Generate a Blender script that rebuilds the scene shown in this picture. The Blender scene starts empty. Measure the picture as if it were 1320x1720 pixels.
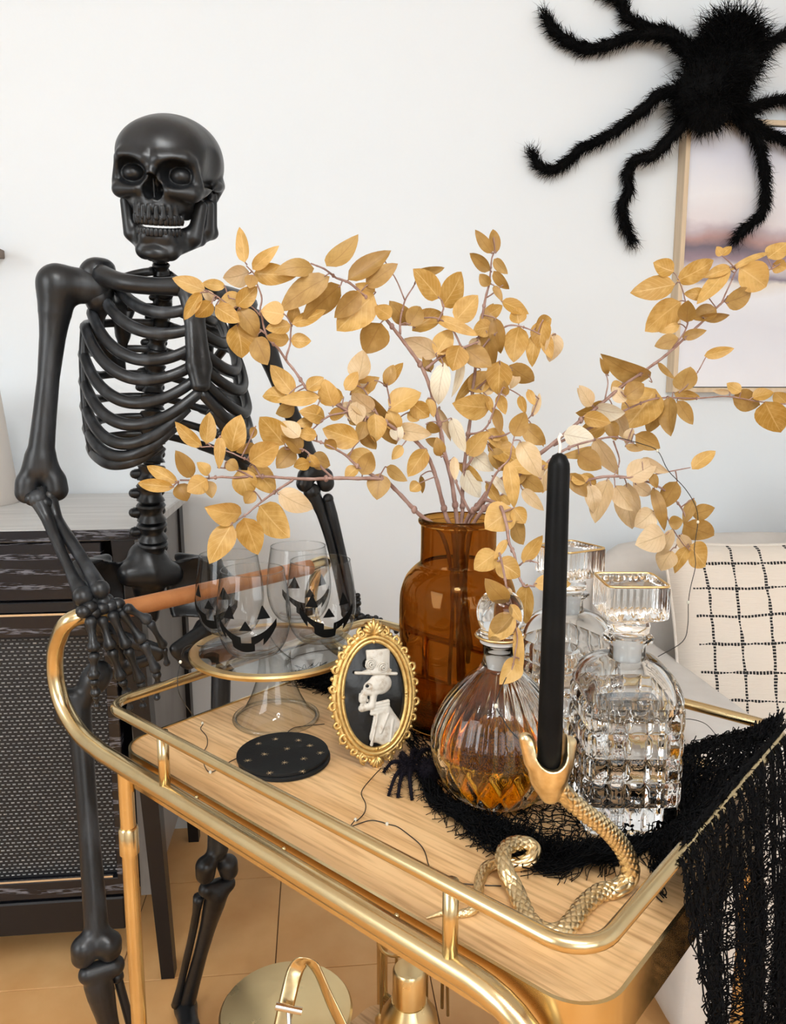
import bpy, math, random
import numpy as np
from mathutils import Vector, Matrix

random.seed(7)
rng = np.random.default_rng(7)
S = bpy.context.scene
COL = S.collection
PI = math.pi

# ---------------------------------------------------------------- camera
FPX, CXP, CYP = 1290.0, 660.0, 860.0           # focal length in pixels of the 1320 x 1720 frame
PITCH, YAW = math.radians(8.81), math.radians(5.8)
CAM = np.array([0.0, 0.0, 1.17])
FW = np.array([math.sin(YAW) * math.cos(PITCH), math.cos(YAW) * math.cos(PITCH), -math.sin(PITCH)])
RT = np.array([math.cos(YAW), -math.sin(YAW), 0.0])
UPV = np.cross(RT, FW)
cam = bpy.data.cameras.new('camera')
cam.sensor_fit = 'HORIZONTAL'
cam.sensor_width = 36.0
cam.lens = 36.0 * FPX / 1320.0
cam.clip_start = 0.02
camo = bpy.data.objects.new('camera', cam)
camo.matrix_world = Matrix(((RT[0], UPV[0], -FW[0], CAM[0]), (RT[1], UPV[1], -FW[1], CAM[1]), (RT[2], UPV[2], -FW[2], CAM[2]), (0, 0, 0, 1)))
COL.objects.link(camo)
S.camera = camo

# ---------------------------------------------------------------- world, lamps, exposure
w = bpy.data.worlds.new('room_air')
S.world = w
w.use_nodes = True
w.node_tree.nodes['Background'].inputs[0].default_value = (0.95, 0.97, 1.0, 1)
w.node_tree.nodes['Background'].inputs[1].default_value = 0.5
S.view_settings.view_transform = 'Standard'
S.view_settings.look = 'None'
S.view_settings.gamma = 1.0
S.view_settings.use_curve_mapping = False
S.view_settings.exposure = 0.03
S.cycles.max_bounces = 20
S.cycles.transmission_bounces = 16
S.cycles.transparent_max_bounces = 24
S.cycles.glossy_bounces = 6
S.cycles.diffuse_bounces = 4


def area(name, loc, target, sx, sy, power, col=(1, 1, 1)):
    l = bpy.data.lights.new(name, 'AREA')
    l.shape = 'RECTANGLE'
    l.size, l.size_y, l.energy, l.color = sx, sy, power, col
    o = bpy.data.objects.new(name, l)
    o.location = loc
    o.rotation_euler = (Vector(target) - Vector(loc)).to_track_quat('-Z', 'Y').to_euler()
    COL.objects.link(o)
    return o


area('added_area_left', (-2.3, -0.6, 1.6), (0.1, 1.2, 0.6), 1.5, 1.5, 43, (0.93, 0.975, 1.0))  # added cool soft light from the left; that wall has no window
area('added_area_behind', (0.9, -2.2, 1.6), (0.2, 1.3, 0.5), 1.9, 1.3, 30, (0.93, 0.975, 1.0))  # second added soft light, behind the viewer; no window is built there

# ---------------------------------------------------------------- helpers


def ray(x, y):
    return FW * FPX + RT * (x - CXP) - UPV * (y - CYP)


def at(x, y, Y=None, z=None, d=None):
    """the point of the room seen at a pixel, on the plane y = Y or z = z, or at depth d"""
    r = ray(x, y)
    if Y is not None:
        t = (Y - CAM[1]) / r[1]
    elif z is not None:
        t = (z - CAM[2]) / r[2]
    else:
        t = d / FPX
    return CAM + r * t


def V3(*a):
    return np.array(a, dtype=float)


def nrm(v):
    v = np.asarray(v, float)
    return v / (np.linalg.norm(v) + 1e-12)


class MB:
    def __init__(self):
        self.v, self.f, self.uv, self.m = [], [], None, []

    def add(self, vs, fs, mi=0):
        n = len(self.v)
        self.v.extend([tuple(map(float, p)) for p in vs])
        self.f.extend([tuple(i + n for i in f) for f in fs])
        self.m.extend([mi] * len(fs))
        return self

    def box(self, c, size, R=None, bev=0.0):
        c = np.asarray(c, float)
        hx, hy, hz = [s / 2 for s in size]
        b = min(bev, hx * .9, hy * .9, hz * .9)
        if b <= 0:
            P = [(x, y, z) for x in (-hx, hx) for y in (-hy, hy) for z in (-hz, hz)]
            F = [(0, 1, 3, 2), (4, 6, 7, 5), (0, 4, 5, 1), (2, 3, 7, 6), (0, 2, 6, 4), (1, 5, 7, 3)]
        else:
            P, F = [], []
            idx = {}
            for sx in (-1, 1):
                for sy in (-1, 1):
                    for sz in (-1, 1):
                        for k in range(3):
                            q = [sx * (hx - b), sy * (hy - b), sz * (hz - b)]
                            q[k] = (sx * hx, sy * hy, sz * hz)[k]
                            idx[(sx, sy, sz, k)] = len(P)
                            P.append(q)
            for k in range(3):
                a, c2 = [i for i in range(3) if i != k]
                for s in (-1, 1):
                    f = []
                    for (p, q) in ((-1, -1), (1, -1), (1, 1), (-1, 1)):
                        t = [0, 0, 0]
                        t[k], t[a], t[c2] = s, p, q
                        f.append(idx[tuple(t) + (k,)])
                    F.append(f)
            for k in range(3):
                a, c2 = [i for i in range(3) if i != k]
                for sa in (-1, 1):
                    for sc in (-1, 1):
                        f = []
                        for (s, fk) in ((-1, a), (1, a), (1, c2), (-1, c2)):
                            t = [0, 0, 0]
                            t[k], t[a], t[c2] = s, sa, sc
                            f.append(idx[tuple(t) + (fk,)])
                        F.append(f)
            for sx in (-1, 1):
                for sy in (-1, 1):
                    for sz in (-1, 1):
                        F.append([idx[(sx, sy, sz, k)] for k in range(3)])
        P = np.array(P)
        if R is not None:
            P = P @ np.asarray(R).T
        return self.add(P + c, F)

    def tube(self, pts, r, n=8, closed=False, caps=True, asp=1.0, updir=None):
        P = np.asarray(pts, float)
        N = len(P)
        rr = np.full(N, r) if np.isscalar(r) else np.asarray(r, float)
        if closed:
            T = np.roll(P, -1, 0) - np.roll(P, 1, 0)
        else:
            T = np.gradient(P, axis=0)
        T /= (np.linalg.norm(T, axis=1)[:, None] + 1e-12)
        u = np.cross(T[0], (0, 0, 1.0) if updir is None else updir)
        if np.linalg.norm(u) < 1e-3:
            u = np.cross(T[0], (0, 1.0, 0))
        u = nrm(u)
        ang = np.linspace(0, 2 * PI, n, endpoint=False)
        vs = []
        for i in range(N):
            if updir is not None:
                uu = np.cross(T[i], updir)
                u = nrm(uu) if np.linalg.norm(uu) > 1e-3 else u
            else:
                u = nrm(u - T[i] * (u @ T[i]))
            v = np.cross(T[i], u)
            vs.append(P[i] + rr[i] * (np.cos(ang)[:, None] * u + asp * np.sin(ang)[:, None] * v))
        vs = np.concatenate(vs)
        fs = []
        for i in range(N if closed else N - 1):
            j = (i + 1) % N
            for k in range(n):
                l = (k + 1) % n
                fs.append((i * n + k, i * n + l, j * n + l, j * n + k))
        if caps and not closed:
            fs.append(tuple(range(n - 1, -1, -1)))
            fs.append(tuple((N - 1) * n + k for k in range(n)))
        return self.add(vs, fs)

    def lathe(self, prof, n=32, c=(0, 0, 0), mod=None, flip=False, R=None):
        """prof: (r, z) from bottom to top; r = 0 closes"""
        c = np.asarray(c, float)
        th = np.linspace(0, 2 * PI, n, endpoint=False)
        vs, fs, rings = [], [], []
        for (r, z) in prof:
            if r <= 1e-7:
                rings.append([len(vs)])
                vs.append((0, 0, z))
            else:
                rings.append(list(range(len(vs), len(vs) + n)))
                for t in th:
                    q = r if mod is None else mod(t, z, r)
                    vs.append((q * math.cos(t), q * math.sin(t), z))
        for a, b in zip(rings, rings[1:]):
            for k in range(n):
                l = (k + 1) % n
                if len(a) == 1 and len(b) == 1:
                    continue
                if len(a) == 1:
                    f = (a[0], b[l], b[k])
                elif len(b) == 1:
                    f = (a[k], a[l], b[0])
                else:
                    f = (a[k], a[l], b[l], b[k])
                fs.append(f[::-1] if flip else f)
        vs = np.array(vs)
        if R is not None:
            vs = vs @ np.asarray(R).T
        return self.add(vs + c, fs)

    def ball(self, c, r, n=12, m=8, sc=(1, 1, 1), R=None):
        prof = [(r * math.sin(PI * i / m), -r * math.cos(PI * i / m)) for i in range(m + 1)]
        prof[0] = (0, -r)
        prof[-1] = (0, r)
        tmp = MB().lathe(prof, n)
        vs = np.array(tmp.v) * np.array(sc)
        if R is not None:
            vs = vs @ np.asarray(R).T
        return self.add(vs + np.asarray(c, float), tmp.f)

    def prism(self, poly, z0, z1, fn=None):
        """extrude a 2-D outline; fn maps (x, y, z) to the world"""
        n = len(poly)
        vs = [(x, y, z0) for x, y in poly] + [(x, y, z1) for x, y in poly]
        fs = [tuple(range(n - 1, -1, -1)), tuple(range(n, 2 * n))] + [(i, (i + 1) % n, n + (i + 1) % n, n + i) for i in range(n)]
        if fn:
            vs = [fn(*p) for p in vs]
        return self.add(vs, fs)

    def grid(self, fn, nu, nv, uv=False, closeu=False):
        vs = [fn(i / nu, j / nv) for i in range(nu + (0 if closeu else 1)) for j in range(nv + 1)]
        w_ = nv + 1
        fs = []
        cols = nu if closeu else nu + 1
        for i in range(nu):
            i2 = (i + 1) % cols
            for j in range(nv):
                fs.append((i * w_ + j, i2 * w_ + j, i2 * w_ + j + 1, i * w_ + j + 1))
        n0 = len(self.v)
        self.add(vs, fs)
        if uv:
            if self.uv is None:
                self.uv = {}
            for i in range(cols):
                for j in range(nv + 1):
                    self.uv[n0 + i * w_ + j] = (i / nu, j / nv)
        return self

    def mesh(self, name, smooth=True):
        me = bpy.data.meshes.new(name)
        me.from_pydata(self.v, [], self.f)
        if smooth:
            me.polygons.foreach_set('use_smooth', np.ones(len(me.polygons), dtype=bool))
        if any(self.m):
            me.polygons.foreach_set('material_index', np.array(self.m, dtype=np.int32))
        if self.uv is not None:
            lay = me.uv_layers.new(name='UVMap')
            li = np.empty(len(me.loops), dtype=np.int32)
            me.loops.foreach_get('vertex_index', li)
            arr = np.zeros((len(self.v), 2))
            for k, q in self.uv.items():
                arr[k] = q
            lay.data.foreach_set('uv', arr[li].astype(np.float32).ravel())
        me.update()
        return me

    def part(self, name, mats, parent=None, smooth=True, label=None, auto=None, kind=None):
        me = self.mesh(name, smooth)
        for m_ in (mats if isinstance(mats, (list, tuple)) else [mats]):
            me.materials.append(m_)
        return link(name, me, parent, label, auto, kind)


def link(name, me, parent=None, label=None, auto=None, kind=None):
    o = bpy.data.objects.new(name, me)
    COL.objects.link(o)
    if parent is not None:
        o.parent = parent
        o.matrix_parent_inverse = wm(parent).inverted()
    if auto is not None:
        a = math.radians(auto)
        me.set_sharp_from_angle(angle=a)
    if label:
        o['label'] = label
    if kind:
        o['kind'] = kind
    return o


def wm(o):
    m_ = Matrix.LocRotScale(o.location, o.rotation_euler, o.scale)
    if o.parent is not None:
        m_ = wm(o.parent) @ o.matrix_parent_inverse @ m_
    return m_


def tag(o, label, cat, group=None, kind=None):
    o['label'] = label
    o['category'] = cat
    if group:
        o['group'] = group
    if kind:
        o['kind'] = kind
    return o


def thing(name, label, cat, loc=(0, 0, 0), group=None):
    """an Empty at the thing's base; its parts are built in room coordinates and hang from it"""
    o = bpy.data.objects.new(name, None)
    o.empty_display_size = 0.02
    COL.objects.link(o)
    o.location = [float(q) for q in loc]
    return tag(o, label, cat, group)


def struct(o):
    o['kind'] = 'structure'
    return o


def cr(pts, k=8, closed=False):
    """Catmull-Rom through the points, k steps per span; extra columns are carried along"""
    P = np.asarray(pts, float)
    if closed:
        Q = np.concatenate([P[-1:], P, P[:2]])
    else:
        Q = np.concatenate([2 * P[:1] - P[1:2], P, 2 * P[-1:] - P[-2:-1]])
    out = []
    t = np.linspace(0, 1, k, endpoint=False)[:, None]
    for i in range(1, len(Q) - 2):
        a, b, c, d = Q[i - 1], Q[i], Q[i + 1], Q[i + 2]
        out.append(0.5 * (2 * b + (c - a) * t + (2 * a - 5 * b + 4 * c - d) * t ** 2 + (3 * b - a - 3 * c + d) * t ** 3))
    if not closed:
        out.append(P[-1:])
    return np.concatenate(out)


def fillet(pts, rad, k=7):
    """polyline with rounded corners"""
    P = [np.asarray(p, float) for p in pts]
    out = [P[0]]
    for i in range(1, len(P) - 1):
        a, b, c = P[i - 1], P[i], P[i + 1]
        r = rad[i] if hasattr(rad, '__len__') else rad
        u, v = nrm(a - b), nrm(c - b)
        if r <= 0:
            out.append(b)
            continue
        p0, p1 = b + u * r, b + v * r
        for t in np.linspace(0, 1, k + 1):
            out.append((1 - t) ** 2 * p0 + 2 * t * (1 - t) * (b * 0.9 + 0.05 * (p0 + p1)) + t * t * p1)
    out.append(P[-1])
    return np.array(out)


# ---- signed-distance modelling: fields joined smoothly, then a surface-nets mesh
def nets(f, lo, hi, h):
    lo, hi = np.asarray(lo, float), np.asarray(hi, float)
    n = np.ceil((hi - lo) / h).astype(int) + 1
    ax = [lo[i] + h * np.arange(n[i]) for i in range(3)]
    X, Y, Z = np.meshgrid(*ax, indexing='ij')
    D = f(X, Y, Z)
    for i in range(3):
        sl = [slice(None)] * 3
        for e in (0, -1):
            sl[i] = e
            D[tuple(sl)] = np.maximum(D[tuple(sl)], 1e-4)
    Sg = D < 0
    nc = n - 1
    acc = np.zeros(tuple(nc) + (3,))
    cnt = np.zeros(tuple(nc))
    quads = []
    ids = np.arange(nc.prod()).reshape(nc)
    for a in range(3):
        b, c = [i for i in range(3) if i != a]
        s0, s1 = [slice(None)] * 3, [slice(None)] * 3
        s0[a], s1[a] = slice(0, -1), slice(1, None)
        d0, d1 = D[tuple(s0)], D[tuple(s1)]
        cross = (d0 < 0) != (d1 < 0)
        t = np.where(cross, d0 / np.where(cross, d0 - d1, 1), 0)
        for ob in (0, 1):
            for oc in (0, 1):
                se = [slice(None)] * 3
                se[b] = slice(ob, ob + nc[b])
                se[c] = slice(oc, oc + nc[c])
                cc = cross[tuple(se)]
                acc[..., a] += np.where(cc, t[tuple(se)], 0)
                acc[..., b] += np.where(cc, ob, 0)
                acc[..., c] += np.where(cc, oc, 0)
                cnt += cc
        I = np.argwhere(cross)
        I = I[(I[:, b] > 0) & (I[:, c] > 0) & (I[:, b] < n[b] - 1) & (I[:, c] < n[c] - 1)]
        q = []
        for ob, oc in ((-1, -1), (0, -1), (0, 0), (-1, 0)):
            J_ = I.copy()
            J_[:, b] += ob
            J_[:, c] += oc
            q.append(ids[J_[:, 0], J_[:, 1], J_[:, 2]])
        q = np.stack(q, 1)
        neg = D[I[:, 0], I[:, 1], I[:, 2]] < 0
        fl = neg if a != 1 else ~neg
        q[~fl] = q[~fl][:, ::-1]
        quads.append(q)
    quads = np.concatenate(quads)
    used = cnt.ravel() > 0
    remap = np.cumsum(used) - 1
    cells = np.argwhere(cnt > 0)
    pos = lo + h * (cells + acc[cnt > 0] / cnt[cnt > 0][:, None])
    mb = MB()
    mb.v = [tuple(p) for p in pos.tolist()]
    mb.f = [tuple(q) for q in remap[quads].tolist()]
    mb.m = [0] * len(mb.f)
    return mb


def smin(a, b, k):
    if k <= 0:
        return np.minimum(a, b)
    h = np.clip(0.5 + 0.5 * (b - a) / k, 0, 1)
    return b + (a - b) * h - k * h * (1 - h)


def smax(a, b, k):
    return -smin(-a, -b, k)


def ell(X, Y, Z, c, r):
    x, y, z = (X - c[0]) / r[0], (Y - c[1]) / r[1], (Z - c[2]) / r[2]
    k0 = np.sqrt(x * x + y * y + z * z)
    k1 = np.sqrt((x / r[0]) ** 2 + (y / r[1]) ** 2 + (z / r[2]) ** 2)
    return k0 * (k0 - 1) / (k1 + 1e-9)


def cap(X, Y, Z, a, b, ra, rb):
    a, b = np.asarray(a, float), np.asarray(b, float)
    d = b - a
    L2 = d @ d + 1e-12
    t = np.clip(((X - a[0]) * d[0] + (Y - a[1]) * d[1] + (Z - a[2]) * d[2]) / L2, 0, 1)
    return np.sqrt((X - a[0] - t * d[0]) ** 2 + (Y - a[1] - t * d[1]) ** 2 + (Z - a[2] - t * d[2]) ** 2) - (ra + (rb - ra) * t)


def blob(caps, k, h, pad=0.004):
    """smooth union of tapered capsules (a, b, ra, rb) as one mesh"""
    lo = np.min([np.minimum(np.asarray(a) - ra, np.asarray(b) - rb) for a, b, ra, rb in caps], 0) - pad
    hi = np.max([np.maximum(np.asarray(a) + ra, np.asarray(b) + rb) for a, b, ra, rb in caps], 0) + pad

    def f(X, Y, Z):
        D = None
        for a, b, ra, rb in caps:
            e = cap(X, Y, Z, a, b, ra, rb)
            D = e if D is None else smin(D, e, k)
        return D
    return nets(f, lo, hi, h)


# ---------------------------------------------------------------- materials
def mat(name, col, rough=0.5, metal=0.0, col2=None, nscale=20.0, stretch=(1, 1, 1), detail=4.0, lo=0.35, hi=0.65, bump=0.0, bscale=None,
        trans=0.0, ior=1.45, coat=0.0, sheen=0.0, spec=0.5, rough2=None, vary=0.0):
    m_ = bpy.data.materials.new(name)
    m_.use_nodes = True
    nt = m_.node_tree
    p = nt.nodes['Principled BSDF']
    p.inputs['Base Color'].default_value = (*col, 1)
    p.inputs['Roughness'].default_value = rough
    p.inputs['Metallic'].default_value = metal
    p.inputs['Transmission Weight'].default_value = trans
    p.inputs['IOR'].default_value = ior
    p.inputs['Coat Weight'].default_value = coat
    p.inputs['Sheen Weight'].default_value = sheen
    p.inputs['Specular IOR Level'].default_value = spec
    L = nt.links.new
    if col2 is not None or bump or rough2 is not None:
        tc = nt.nodes.new('ShaderNodeTexCoord')
        mp = nt.nodes.new('ShaderNodeMapping')
        mp.inputs['Scale'].default_value = stretch
        L(tc.outputs['Object'], mp.inputs['Vector'])
        nz = nt.nodes.new('ShaderNodeTexNoise')
        nz.inputs['Scale'].default_value = nscale
        nz.inputs['Detail'].default_value = detail
        L(mp.outputs['Vector'], nz.inputs['Vector'])
        rp = nt.nodes.new('ShaderNodeMapRange')
        rp.inputs['From Min'].default_value = lo
        rp.inputs['From Max'].default_value = hi
        L(nz.outputs['Fac'], rp.inputs['Value'])
        if col2 is not None:
            mx = nt.nodes.new('ShaderNodeMix')
            mx.data_type = 'RGBA'
            mx.inputs['A'].default_value = (*col, 1)
            mx.inputs['B'].default_value = (*col2, 1)
            L(rp.outputs['Result'], mx.inputs['Factor'])
            L(mx.outputs['Result'], p.inputs['Base Color'])
        if rough2 is not None:
            mr = nt.nodes.new('ShaderNodeMapRange')
            mr.inputs['To Min'].default_value = rough
            mr.inputs['To Max'].default_value = rough2
            L(rp.outputs['Result'], mr.inputs['Value'])
            L(mr.outputs['Result'], p.inputs['Roughness'])
        if bump:
            if bscale:
                nb = nt.nodes.new('ShaderNodeTexNoise')
                nb.inputs['Scale'].default_value = bscale
                nb.inputs['Detail'].default_value = 3
                L(mp.outputs['Vector'], nb.inputs['Vector'])
            else:
                nb = nz
            bp = nt.nodes.new('ShaderNodeBump')
            bp.inputs['Strength'].default_value = bump
            bp.inputs['Distance'].default_value = 0.002
            L(nb.outputs['Fac'], bp.inputs['Height'])
            L(bp.outputs['Normal'], p.inputs['Normal'])
    return m_


def glass(name, col, rough=0.0, ior=1.47):
    m_ = bpy.data.materials.new(name)
    m_.use_nodes = True
    nt = m_.node_tree
    nt.nodes.remove(nt.nodes['Principled BSDF'])
    g = nt.nodes.new('ShaderNodeBsdfGlass')
    g.inputs['Color'].default_value = (*col, 1)
    g.inputs['Roughness'].default_value = rough
    g.inputs['IOR'].default_value = ior
    nt.links.new(g.outputs[0], nt.nodes['Material Output'].inputs[0])
    return m_


def thin_glass(name, tint=(0.985, 0.99, 0.99), edge=(0.22, 0.23, 0.235), rough=0.02, base=0.045):
    """thin clear wall: straight-through, with a Fresnel reflection and a darker grazing edge"""
    m_ = bpy.data.materials.new(name)
    m_.use_nodes = True
    nt = m_.node_tree
    L = nt.links.new
    nt.nodes.remove(nt.nodes['Principled BSDF'])
    tr = nt.nodes.new('ShaderNodeBsdfTransparent')
    gl = nt.nodes.new('ShaderNodeBsdfGlossy')
    gl.inputs['Roughness'].default_value = rough
    lw = nt.nodes.new('ShaderNodeLayerWeight')
    lw.inputs['Blend'].default_value = 0.5

    def pw(e, k, c):
        q = nt.nodes.new('ShaderNodeMath')
        q.operation = 'POWER'
        q.inputs[1].default_value = e
        L(lw.outputs['Facing'], q.inputs[0])
        r = nt.nodes.new('ShaderNodeMath')
        r.operation = 'MULTIPLY_ADD'
        r.inputs[1].default_value = k
        r.inputs[2].default_value = c
        L(q.outputs[0], r.inputs[0])
        return r.outputs[0]
    mx = nt.nodes.new('ShaderNodeMix')
    mx.data_type = 'RGBA'
    mx.inputs['A'].default_value = (*tint, 1)
    mx.inputs['B'].default_value = (*edge, 1)
    L(pw(3.2, 1.0, 0.0), mx.inputs['Factor'])
    L(mx.outputs['Result'], tr.inputs['Color'])
    ms = nt.nodes.new('ShaderNodeMixShader')
    L(pw(5.0, 0.75, base), ms.inputs[0])
    L(tr.outputs[0], ms.inputs[1])
    L(gl.outputs[0], ms.inputs[2])
    L(ms.outputs[0], nt.nodes['Material Output'].inputs[0])
    return m_


M = {}
M['wall'] = mat('wall_paint', (0.758, 0.798, 0.828), 0.75, bump=0.06, nscale=180)
M['ceiling'] = mat('ceiling_paint', (0.85, 0.84, 0.82), 0.9, bump=0.03, nscale=90)
M['floor'] = mat('floor_vinyl', (0.66, 0.345, 0.125), 0.42, col2=(0.76, 0.45, 0.19), nscale=7, detail=8, bump=0.03, bscale=300)
M['seam'] = mat('floor_seam', (0.16, 0.085, 0.04), 0.8, bump=0.05, nscale=200)
M['brass'] = mat('brushed_brass', (0.70, 0.555, 0.315), 0.20, 1.0, col2=(0.65, 0.50, 0.27), nscale=30, rough2=0.27)
M['brass_light'] = mat('pale_brass', (0.80, 0.63, 0.34), 0.27, 1.0, col2=(0.77, 0.60, 0.32), nscale=25, rough2=0.30)
M['gold_rim'] = mat('gold_rim', (0.82, 0.60, 0.28), 0.3, 1.0, col2=(0.74, 0.52, 0.22), nscale=40)
M['gold_paint'] = mat('antique_gold_paint', (0.70, 0.48, 0.18), 0.33, 0.75, col2=(0.50, 0.31, 0.10), nscale=120, lo=0.4, hi=0.7, bump=0.1, bscale=700)
M['snake'] = mat('cast_gold', (0.84, 0.69, 0.43), 0.30, 1.0, col2=(0.72, 0.555, 0.30), nscale=150, bump=0.06, bscale=500)
M['bone'] = mat('black_plastic_bone', (0.0075, 0.0082, 0.0095), 0.33, col2=(0.018, 0.0195, 0.022), nscale=22, stretch=(1, 1, 0.35), lo=0.45, hi=0.75, bump=0.22, bscale=55, rough2=0.4, spec=0.5)
M['worn_bone'] = mat('dry_brushed_black_bone', (0.0085, 0.0092, 0.0105), 0.34, col2=(0.055, 0.060, 0.068), nscale=38, stretch=(1, 1, 0.18), lo=0.5, hi=0.85, bump=0.22, bscale=60, rough2=0.42)
M['cab'] = mat('black_stained_ash', (0.004, 0.0045, 0.007), 0.36, bump=0.15, nscale=60, stretch=(0.2, 1, 1))
M['grey_wood'] = mat('grey_ash_top', (0.56, 0.55, 0.53), 0.38, col2=(0.44, 0.43, 0.415), nscale=16, stretch=(0.25, 2.5, 2.5), detail=6, bump=0.08)  # sideboard top, a lighter grey than its black front
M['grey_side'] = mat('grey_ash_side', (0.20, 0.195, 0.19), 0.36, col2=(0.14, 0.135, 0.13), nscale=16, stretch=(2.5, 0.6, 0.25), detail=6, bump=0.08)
M['cane'] = mat('woven_cane_strand', (0.30, 0.30, 0.29), 0.5, col2=(0.17, 0.17, 0.17), nscale=80)
M['cane_back'] = mat('cane_backing', (0.010, 0.010, 0.011), 0.6, bump=0.2, nscale=200)
M['leather'] = mat('tan_leather', (0.40, 0.145, 0.045), 0.5, col2=(0.47, 0.19, 0.065), nscale=30, bump=0.15, bscale=260)
M['clear'] = glass('clear_glass', (0.985, 0.99, 0.99), ior=1.36)
M['amber'] = glass('amber_glass', (0.72, 0.50, 0.23))
M['whisky'] = glass('amber_liquid', (0.90, 0.66, 0.20), ior=1.34)
M['water'] = glass('clear_liquid', (0.97, 0.985, 0.99), ior=1.22)
M['thin'] = thin_glass('thin_drinking_glass')
M['plate_glass'] = thin_glass('plate_glass', (0.93, 0.945, 0.945), (0.6, 0.62, 0.62), base=0.14)
M['stem_glass'] = thin_glass('pedestal_glass', (0.92, 0.935, 0.935), (0.25, 0.27, 0.27))
M['collar'] = mat('frosted_plastic_collar', (0.80, 0.81, 0.81), 0.35, trans=0.25)
M['black_print'] = mat('black_print', (0.003, 0.003, 0.003), 0.7, bump=0.02, nscale=300, spec=0.15)
M['black_wax'] = mat('black_wax', (0.003, 0.0033, 0.0036), 0.42, col2=(0.006, 0.006, 0.006), nscale=25, bump=0.05, bscale=90, spec=0.12)
M['wick'] = mat('white_wick', (0.75, 0.72, 0.66), 0.8, bump=0.3, nscale=300)
M['coaster'] = mat('black_leather_coaster', (0.006, 0.0068, 0.0075), 0.62, spec=0.3, bump=0.12, nscale=400)
M['print_gold'] = mat('gold_foil_print', (0.62, 0.46, 0.26), 0.4, 0.3, bump=0.02, nscale=400)
M['fur'] = mat('black_faux_fur', (0.0025, 0.0025, 0.0027), 0.8, bump=0.1, nscale=300, spec=0.12)
M['fur2'] = mat('black_violet_chenille', (0.006, 0.0045, 0.008), 0.8, bump=0.1, nscale=300, spec=0.15)
M['gauze'] = mat('black_gauze_thread', (0.003, 0.003, 0.0035), 0.85, bump=0.1, nscale=500, spec=0.12)
M['sofa'] = mat('sofa_fabric', (0.65, 0.615, 0.575), 0.9, col2=(0.59, 0.555, 0.515), nscale=14, detail=8, bump=0.25, bscale=420)
M['cream'] = mat('cream_fabric', (0.72, 0.66, 0.59), 0.9, col2=(0.68, 0.62, 0.55), nscale=30, bump=0.25, bscale=300)
M['frame_wood'] = mat('pale_oak_frame', (0.66, 0.52, 0.36), 0.5, col2=(0.58, 0.44, 0.29), nscale=18, stretch=(4, 4, 0.3), bump=0.06)
M['ivory'] = mat('aged_ivory_resin', (0.60, 0.56, 0.49), 0.45, col2=(0.30, 0.215, 0.135), nscale=130, lo=0.52, hi=0.80, bump=0.15, bscale=300)
M['gloss_black'] = mat('glossy_black_enamel', (0.006, 0.006, 0.006), 0.12, bump=0.12, nscale=40)
M['branch'] = mat('mauve_brown_bark', (0.23, 0.125, 0.095), 0.65, col2=(0.36, 0.23, 0.19), nscale=60, bump=0.3, bscale=200)
M['wire'] = mat('dark_fairy_wire', (0.03, 0.028, 0.026), 0.4, 0.6, bump=0.02, nscale=300)
M['bulb'] = mat('fairy_bulb_resin', (0.9, 0.86, 0.72), 0.15, bump=0.02, nscale=300, trans=0.3)
M['ceramic'] = mat('beige_ceramic', (0.62, 0.57, 0.52), 0.55, bump=0.05, nscale=60)
M['shelf'] = mat('grey_brown_wood', (0.22, 0.17, 0.14), 0.6, col2=(0.17, 0.13, 0.10), nscale=20, stretch=(0.3, 2, 2), bump=0.1)
M['rubber'] = mat('dark_rubber', (0.02, 0.02, 0.02), 0.6, bump=0.05, nscale=200)
M['chrome'] = mat('polished_chrome', (0.8, 0.8, 0.8), 0.2, 1.0, bump=0.02, nscale=300)
M['steel'] = mat('satin_steel', (0.70, 0.66, 0.60), 0.25, 1.0, bump=0.02, nscale=300)


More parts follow.
